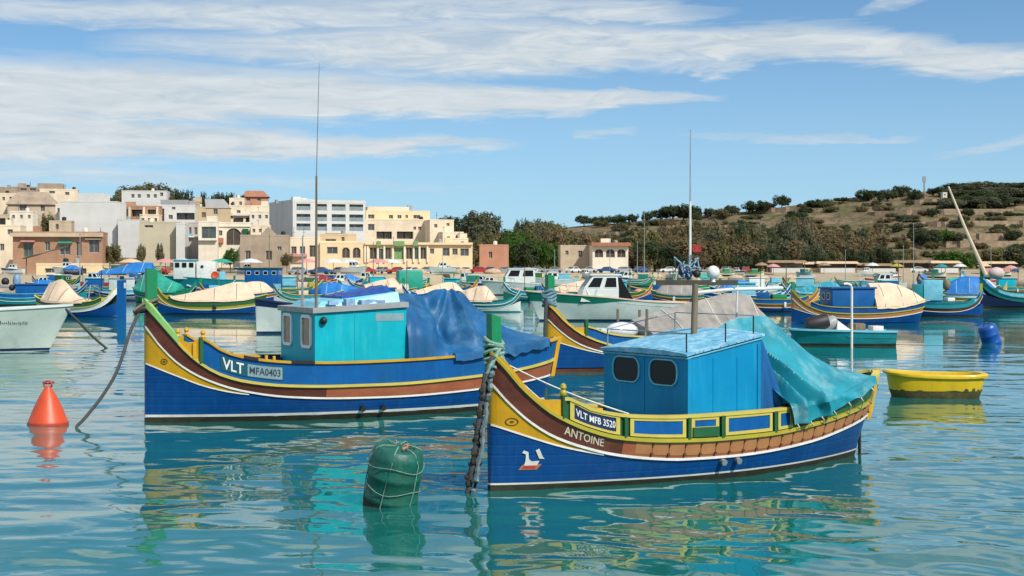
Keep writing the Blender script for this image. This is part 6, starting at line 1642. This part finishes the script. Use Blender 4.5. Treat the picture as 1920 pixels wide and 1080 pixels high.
# ------------------------------------------------------------------ things on the shore
def shore_things():
    rnd = random.Random(9)
    # rubble walls of the terraces
    stone = mat('rubble_stone', (.30, .22, .145), .95, .35, .8, .4, 3)
    nwall = 0
    for (x0, x1, lev) in ((1480, 1760, 13), (1660, 1930, 12), (1300, 1500, 9), (1700, 1940, 10), (1640, 1900, 8), (1250, 1420, 6), (1720, 1940, 6), (1690, 1880, 4), (1740, 1940, 3), (1120, 1290, 5)):
        hgt = (lev + .74) * 2.7; rows = []
        for j in range(31):
            px = lerp(x0, x1, j / 30); d = foot_d(px) + 2
            while d < RIDGE - 4 and slope_h(px, d, (px - 960) / FPX * d) < hgt: d += 1.0
            if d >= RIDGE - 6: continue
            x = (px - 960) / FPX * d; rows.append((x, d, max(ground(x, d + 1), ground(x, d + 3)) + .35 + .25 * rnd.random()))
        if len(rows) < 6: continue
        zs3 = [sum(r[2] for r in rows[max(0, q - 2):q + 3]) / len(rows[max(0, q - 2):q + 3]) for q in range(len(rows))]
        rows = [[(x, d - .45, z - 3.), (x, d - .3, z), (x, d + .3, z), (x, d + .5, z - 3.)] for (x, d, _), z in zip(rows, zs3)]
        mb = MB(); mb.grid(rows); o = mb.build('terrace_wall', stone); tag(o, 'low rubble terrace wall running along the dry hillside', 'wall', 'terrace walls on the hillside')
    # mast and hut on the ridge
    x = (1733 - 960) / FPX * 630; z = ground(x, 630)
    t = thing('pylon', 'thin lattice mast standing on the ridge of the hill', 'mast', (x, 630, z)); tube_part('pole', P['grey'], t, [(0, 0, -1), (0, 0, CAM_H - (333 - HY) / FPX * 630 - z)], .35, 6); box_part('antenna_panel', P['grey'], t, (0, 0, CAM_H - (336 - HY) / FPX * 630 - z), (1.3, .8, 2.4))
    H = House('house', 'tiny pale hut high on the hill left of the wood', 1768, 1776, 362, 596, W_['pale'], 0, 3, cat='hut'); H.opening(1770, 364, 1773, 367); H.done()
    # cars
    def car(label, px, d, m, rz=0., group='cars parked on the quay'):
        p = at(px, 498, d); p.z = ground(p.x, p.y)
        t = thing('parked_car', label, 'car', p, math.radians(rz), group)
        mb = MB(); prof = [(-2.1, .35), (-2.12, .75), (-1.75, .92), (-1.0, .98), (-.45, 1.42), (.75, 1.46), (1.45, 1.02), (2.05, .95), (2.12, .5), (2.05, .32)]
        mb.grid([[(x_, y, z_) for x_, z_ in prof] for y in (-.82, -.80, .80, .82)], False)
        for y in (-.82, .82): mb.poly([(x_, y, z_) for x_, z_ in prof])
        mb.poly([(-2.1, -.82, .35), (-2.1, .82, .35), (2.05, .82, .32), (2.05, -.82, .32)])
        mb.build('body', m, t)
        mb = MB()
        for y in (-.835, .835): mb.poly([(-.85, y, 1.0), (-.42, y, 1.34), (.70, y, 1.38), (1.20, y, 1.02)])
        mb.build('side_window', W_['gglass'], t)
        mb = MB(); mb.poly([(-1.0, -.7, 1.0), (-1.0, .7, 1.0), (-.49, .66, 1.40), (-.49, -.66, 1.40)]); mb.v = [(x_ - .03, y_, z_ + .02) for x_, y_, z_ in mb.v]; mb.build('windscreen', W_['gglass'], t)
        for x_ in (-1.35, 1.35):
            for y in (-.76, .76):
                mb = MB(); mb.lathe([(.05, -.1), (.31, -.1), (.33, 0), (.31, .1), (.05, .1)], 12, Matrix.Translation((x_, y, .33)) @ Matrix.Rotation(math.pi / 2, 4, 'X')); mb.build('wheel', P['black'], t)
        return t
    cw = mat('white_car_paint', (.68, .68, .68), .25, .05); cs = mat('silver_car_paint', (.40, .42, .44), .25, .05, metal=.4); cb = mat('blue_car_paint', (.03, .10, .28), .25, .05); cr = mat('red_car_paint', (.42, .03, .03), .25, .05); ck = mat('black_car_paint', (.02, .02, .022), .25, .05)
    names = {cw: 'white', cs: 'silver', cb: 'blue', cr: 'red', ck: 'black'}
    where = [(200, 'by the brick coloured shop'), (300, 'before the khaki wall'), (350, 'before the mauve house'), (395, 'before the shuttered house'), (500, 'before the stone shed'), (560, 'below the red awnings'), (600, 'at the left end of the arcade'), (640, 'below the left round arch'), (685, 'between the arches and the shop bays'), (712, 'before the first green awning'), (745, 'before the green shop bay'), (770, 'right of the green shop bay'), (800, 'before the last dark bay'), (825, 'before the right wing of the arcade'), (850, 'second from the arcade end'), (872, 'at the arcade end'), (895, 'left of the orange hut door'), (920, 'below the orange hut'), (945, 'right of the orange hut'), (975, 'below the bright green trees'), (1005, 'right of the bright green trees'), (1040, 'left of the beige hut'), (1075, 'before the beige hut'), (1105, 'left of the portico'), (1135, 'before the portico'), (1170, 'right of the portico'), (1205, 'at the start of the grove'), (1250, 'left of the mast, by the grove'), (1360, 'right of the mast, by the grove'), (1395, 'further right of the mast'), (1720, 'behind the beach stalls'), (1905, 'at the right edge of the beach')]
    for i, (px, wh) in enumerate(where):
        m = rnd.choice([cw, cw, cs, cs, cb, cr, ck]); sd_ = shore_d(px)
        car(f'{names[m]} car parked {wh}', px + rnd.uniform(-4, 4), sd_ + rnd.uniform(16, 36), m, rnd.uniform(-20, 20) + rnd.choice([0, 180, 60]))
    # stalls and parasols on the beach
    thatch = mat('dry_thatch', (.27, .18, .105), .95, .3, 2., .5, 8); canv = mat('sand_canvas_awning', (.58, .42, .26), .9, .1, 1.)
    def stall(label, px, w, d, top, m, counter):
        x = (px - 960) / FPX * d; z = ground(x, d); h = max(2.2, CAM_H - (top - HY) / FPX * d - z)
        t = thing('beach_stall', label, 'stall', (x, d, z), rnd.uniform(-.1, .1), 'stalls behind the beach')
        for sx in (-1, 1):
            for sy in (-1, 1): tube_part('post', P['wood'], t, [(sx * w * .46, sy * 1.6, -.3), (sx * w * .46, sy * 1.6, h - .5)], .09, 6)
        mb = MB(); mb.hexa([(-w / 2 - .4, -2.2, h - .6), (w / 2 + .4, -2.2, h - .6), (w / 2 + .4, 2.2, h - .6), (-w / 2 - .4, 2.2, h - .6), (-w / 2, -.5, h), (w / 2, -.5, h), (w / 2, .5, h), (-w / 2, .5, h)]); mb.build('roof', m, t)
        box_part('counter', counter, t, (0, -1.4, .55), (w * .85, .5, 1.1)); box_part('back_wall', W_['brown'], t, (0, 1.5, (h - .7) / 2), (w * .9, .12, h - .7))
        return t
    for px, w, top, m, c_, lab in ((1475, 9, 488, 'thatch', 'white', 'thatched stall at the left end of the beach, near the mast'), (1522, 8, 491, 'canvas', 'yellow', 'sand awning stall right of the leftmost thatched stall'), (1568, 10, 490, 'canvas', 'white', 'wide orange canvas stall in the middle of the beach'), (1612, 8, 493, 'thatch', 'brown', 'thatched stall right of the wide orange canvas'), (1650, 8, 494, 'thatch', 'white', 'thatched stall before the olive mounds'), (1718, 11, 488, 'thatch', 'tan', 'long dark thatched shelter above the light blue locker'), (1770, 7, 489, 'canvas', 'white', 'sand awning stall right of the long thatched shelter'), (1870, 8, 490, 'canvas', 'pink', 'canvas stall at the right end of the beach')):
        stall(lab, px, w, 368 + rnd.uniform(-4, 4), top, thatch if m == 'thatch' else canv, W_.get(c_) or P['pink'])
    def parasol(label, px, d, m, r=1.7, h=2.6):
        x = (px - 960) / FPX * d; z = ground(x, d)
        t = thing('parasol', label, 'parasol', (x, d, z), 0, 'parasols on the beach'); tube_part('pole', P['wood'], t, [(0, 0, -.2), (0, 0, h)], .05)
        mb = MB(); mb.lathe([(r, h - .75), (r * .98, h - .70), (r * .5, h - .22), (.04, h)], 10); mb.build('canopy', m, t)
    for px, m, lab in ((1428, thatch, 'thatched parasol leftmost on the beach'), (1450, P['pink'], 'faded red parasol right of the leftmost thatched one'), (1545, thatch, 'thatched parasol between the two canvas stalls'), (1636, P['hullw'], 'white parasol before the thatched stalls'), (1682, P['gyellow'], 'yellowish parasol left of the long thatched shelter'), (1765, P['teal'], 'teal parasol above the blue tarpaulin boat'), (1800, P['hullw'], 'white parasol left of the leaning spar'), (1845, canv, 'sand parasol at the foot of the leaning spar'), (1895, P['pink'], 'faded red parasol at the right edge')):
        parasol(lab, px, 350 + rnd.uniform(-4, 6), m)
    # waterfront kiosk on the left and awnings on the quay
    H = House('kiosk', 'beige waterfront kiosk with flat roof below the brick coloured shop', 68, 192, 497, 268, W_['yellow'], 6, 7, cat='kiosk'); H.opening(84, 503, 108, 512); H.opening(140, 503, 162, 514, 'dark'); H.done()
    mb = MB(); x = (85 - 960) / FPX * 276; y = 276; z0 = ground(x, y)
    t = thing('canopy', 'ragged grey thatch canopy sloping over the beige kiosk', 'canopy', (x, y, z0), 0)
    mb.grid([[(u, v_, 3.0 + (u + 4) * .28 + .1 * math.sin(u * 2 + v_)) for v_ in (-1.5, 0, 1.5)] for u in (-4, -2, 0, 2, 4)]); mb.build('roof', P['tarpg'], t)
    for u in (-3.5, 3.5): tube_part('post', P['wood'], t, [(u, 0, -.3), (u, 0, 3.0 + (u + 4) * .28)], .1)
    for i, (px, m, lab) in enumerate(((245, canv, 'sand parasol on the quay left of the wheelhouse boat'), (310, P['pink'], 'faded red parasol on the quay above the white trawler'), (345, P['hullw'], 'white parasol before the khaki wall'), (415, P['tarpgr'], 'green parasol below the green bush'), (470, P['hullw'], 'white parasol before the stone shed'), (575, P['pink'], 'faded red parasol under the red awnings'), (625, P['hullw'], 'white parasol at the left end of the arcade'), (655, P['hullw'], 'white parasol under the left round arch'), (710, P['pink'], 'faded red parasol before the shop bays'), (735, P['hullw'], 'white parasol before the green shop bay'))):
        parasol(lab, px, shore_d(px) + 9 + rnd.uniform(0, 5), m, 2.2, 3.0)
    # quay crates and net heaps
    sand = mat('sandy_net_pile', (.45, .34, .22), .95, .3, 2., .5, 6)
    for i in range(16):
        px = 780 + i * 46 + rnd.uniform(-12, 12); d = shore_d(px) + rnd.uniform(2, 9); x = (px - 960) / FPX * d
        mb = MB(); mb.sphere((0, 0, .3), 1.5, 9, 6, (1.2, .8, .55)); mb.v = [(a + .2 * mnoise.noise((a, b, c_ + i)), b, c_ + .2 * mnoise.noise((a * 2, b * 2, i))) for a, b, c_ in mb.v]
        o = mb.build('net_heap', sand, None, True); o.location = (x, d, ground(x, d)); tag(o, 'sandy heap of fishing nets lying on the far quay', 'net heap', 'net heaps on the far quay')
    ordinals('net heaps on the far quay', '{0}, {1} from the left'); ordinals('terrace walls on the hillside', '{0}, {1} from the left')
shore_things()

def far_clutter():
    """hauled-out and moored small boats, poles and lamp posts in the band between the water and the houses"""
    rnd = random.Random(31)
    src = [o for o in bpy.data.objects if o.get('group') == 'small boats along the far shore']
    marks = [(30, 'the left edge'), (120, 'the beige kiosk'), (190, 'the brick coloured shop'), (300, 'the khaki wall'), (400, 'the shuttered house'), (500, 'the stone shed'), (570, 'the red awnings'), (650, 'the round arches'), (750, 'the green shop bay'), (850, 'the end of the arcade'), (920, 'the orange hut'), (990, 'the bright green trees'), (1080, 'the beige hut'), (1145, 'the arched portico'), (1230, 'the start of the grove'), (1320, 'the mast'), (1400, 'the thatched parasol'), (1520, 'the sand awning stall'), (1610, 'the middle stalls'), (1720, 'the long thatched shelter'), (1860, 'the leaning spar')]
    cols = {}
    for i in range(46):
        px = 20 + i * 41.5 + rnd.uniform(-14, 14); ashore = rnd.random() < .45
        d = shore_d(px) + rnd.uniform(1, 12) if ashore else rnd.uniform(175, shore_d(px) - 22)
        o = copy_tree(rnd.choice(src)); x = (px - 960) / FPX * d
        o.location = (x, d, ground(x, d) + .35 if ashore else 0); o.rotation_euler = (0, 0, math.radians(rnd.choice([5, 175, 160, 20, 195, 120, 60]) + rnd.uniform(-15, 15)))
        s_ = rnd.uniform(.75, 1.0); o.scale = (s_, s_, s_)
        hull = next((c for c in o.children if c.name.startswith('hull') and not c.name.startswith('hull_b')), None)
        col = hull.data.materials[0].name.split('_')[0].replace('washboard', 'blue') if hull else 'small'
        col = {'hull': 'blue', 'teal': 'teal', 'sea': 'sea green', 'white': 'white', 'pale': 'pale green', 'light': 'light blue', 'wine': 'wine red', 'red': 'red', 'orange': 'orange'}.get(col, col)
        m_ = min(marks, key=lambda q: abs(q[0] - px))[1]
        o['label'] = f"{'hauled out' if ashore else 'moored'} {col} small boat near {m_}"
        o['group'] = 'small boats along the far shore'
    ordinals('small boats along the far shore', '{0}, {1} from the left')
    for i, (px, top, lab) in enumerate(((1208, 400, 'thin tall aerial pole beside the grove, left of the mast'), (1195, 455, 'short thin pole left of the tall aerial pole by the grove'), (1713, 420, 'thin white pole above the long thatched shelter'), (1694, 462, 'short white pole left of the long thatched shelter'), (700, 455, 'brown pole on the quay before the arcade'), (505, 440, 'thin brown pole before the stone shed'), (830, 470, 'short pole before the right wing of the arcade'), (1585, 470, 'thin pole above the middle stalls'), (150, 440, 'thin pole before the brick coloured shop'), (1040, 470, 'thin pole left of the beige hut'), (1858, 462, 'thin pole right of the leaning spar'))):
        d = shore_d(px) - 30; zt = CAM_H - (top - HY) / FPX * d
        t = thing('pole', lab, 'pole', on_water(px, d)); tube_part('shaft', P['wood'] if i in (4, 5) else P['grey'], t, [(0, 0, -.8), (0, 0, zt)], [.10, .045], 6); box_part('cap', P['grey'], t, (0, 0, zt + .08), (.2, .2, .16))
far_clutter()
def middle_fleet():
    """the rows of boats moored between the near ones and the shore"""
    rnd = random.Random(5)
    paints = [('teal', 'wblue', 'paley', None), ('blue', 'teal', 'paley', 'yellow'), ('ltblue', 'wblue', 'white', None), ('blue', 'wblue', 'gyellow', 'yellow'), ('tgreen', 'teal', 'white', None), ('hullw', 'teal', 'paley', None), ('blue', 'dgreen', 'paley', 'orange')]
    seats = [(105, 132, 'behind the cream covered boat'), (170, 150, 'left of the blue awning boat'), (395, 140, 'left of the white engine house'), (445, 118, 'behind the peach covered boat'), (545, 165, 'behind the royal blue cabin boat'), (575, 110, 'left of the tall aerial'), (655, 112, 'above the turquoise cabin roof'), (700, 165, 'before the shop bays'), (745, 118, 'above the folded blue tarpaulin'), (815, 112, 'left of the dark blue tarpaulin peak'), (850, 145, 'behind the dark blue tarpaulin peak'), (1000, 128, 'between the white cruiser and the green post'), (1070, 128, 'behind the green and white motor boat'), (1165, 120, 'behind the stern of the green and white motor boat'), (1245, 132, 'left of the mast crossbar'), (1290, 112, 'below the mast crossbar'), (1405, 108, 'above the grey tent'), (1452, 96, 'left of the royal blue cabin with sand awning'), (1530, 118, 'behind the royal blue cabin with sand awning'), (1660, 125, 'above the sand awning'), (1705, 112, 'between the sand awning and the light blue locker'), (1820, 140, 'behind the blue tarpaulin boat'), (1895, 150, 'behind the boat with the leaning spar')]
    for i, (px, d, wh) in enumerate(seats):
        p_ = paints[i % len(paints)]; L = rnd.uniform(4.6, 6.0); left = rnd.random() < .5
        a = rnd.uniform(2, 18) if left else rnd.uniform(162, 178)
        bow = px - (L / 2 if left else -L / 2) * FPX / d
        kind = i % 3; tp = None; cab = None
        nm = {'teal': 'teal', 'blue': 'blue', 'ltblue': 'light blue', 'tgreen': 'sea green', 'hullw': 'white'}[p_[0]]
        if kind == 0: tp = (.2, .92, [(.2, 1.1), (.5, 1.5), (.75, 1.75), (.82, 1.7), (.92, 1.15)], rnd.choice([P['tarpbb'], P['tarpt'], P['tarpg'], P['tarpc']])); ds = 'covered'
        elif kind == 1: cab = (.42, .70, 1.7, rnd.choice([P['wblue'], P['turq'], P['ltblue']]), P['ltblue']); ds = 'small cabin'
        else: ds = 'open'
        def ex(h, r, L=L, kind=kind):
            if kind == 2: box_part('fish_box', rnd.choice([P['ltblue'], P['tarpc'], P['green']]), r, (L * .45, .1, .95), (.9, .7, .4), .2, .03); box_part('engine_box', P['wblue'], r, (L * .62, 0, 1.0), (.8, .8, .55), 0, .03)
            for t_ in (rnd.uniform(.3, .45), rnd.uniform(.55, .75)):
                for sg in (-1, 1): box_part('fender', rnd.choice([P['black'], P['orange_b'], P['white']]), r, h.pt(t_, .5, sg, .07), (.16, .12, .34), 0, .05)
            mb = MB(); mb.sphere((L * .22, .05, .95), .34, 9, 6, (1.1, .9, .5)); mb.build('net_pile', rnd.choice([P['wood'], P['tgreen'], P['pink'], P['tarpg']]), r, True)
            if kind != 0: tube_part('mast', P['wood'], r, [(L * .36, 0, .7), (L * .36, 0, rnd.uniform(2.4, 3.4))], .035)
        small_luzzu(f'{nm} {ds} boat moored {wh}', bow, d, a, L, scheme(p_[0], p_[3], 'terra' if p_[3] else p_[1], p_[1], p_[2], p_[2], bulwark='yellow' if p_[3] else 'ltblue', bottom='navy'), k=.9, tarp=tp, cabin=cab, post=P['green'] if rnd.random() < .4 else None, extras=ex, fine=16, group='boats moored in the middle distance')
middle_fleet()
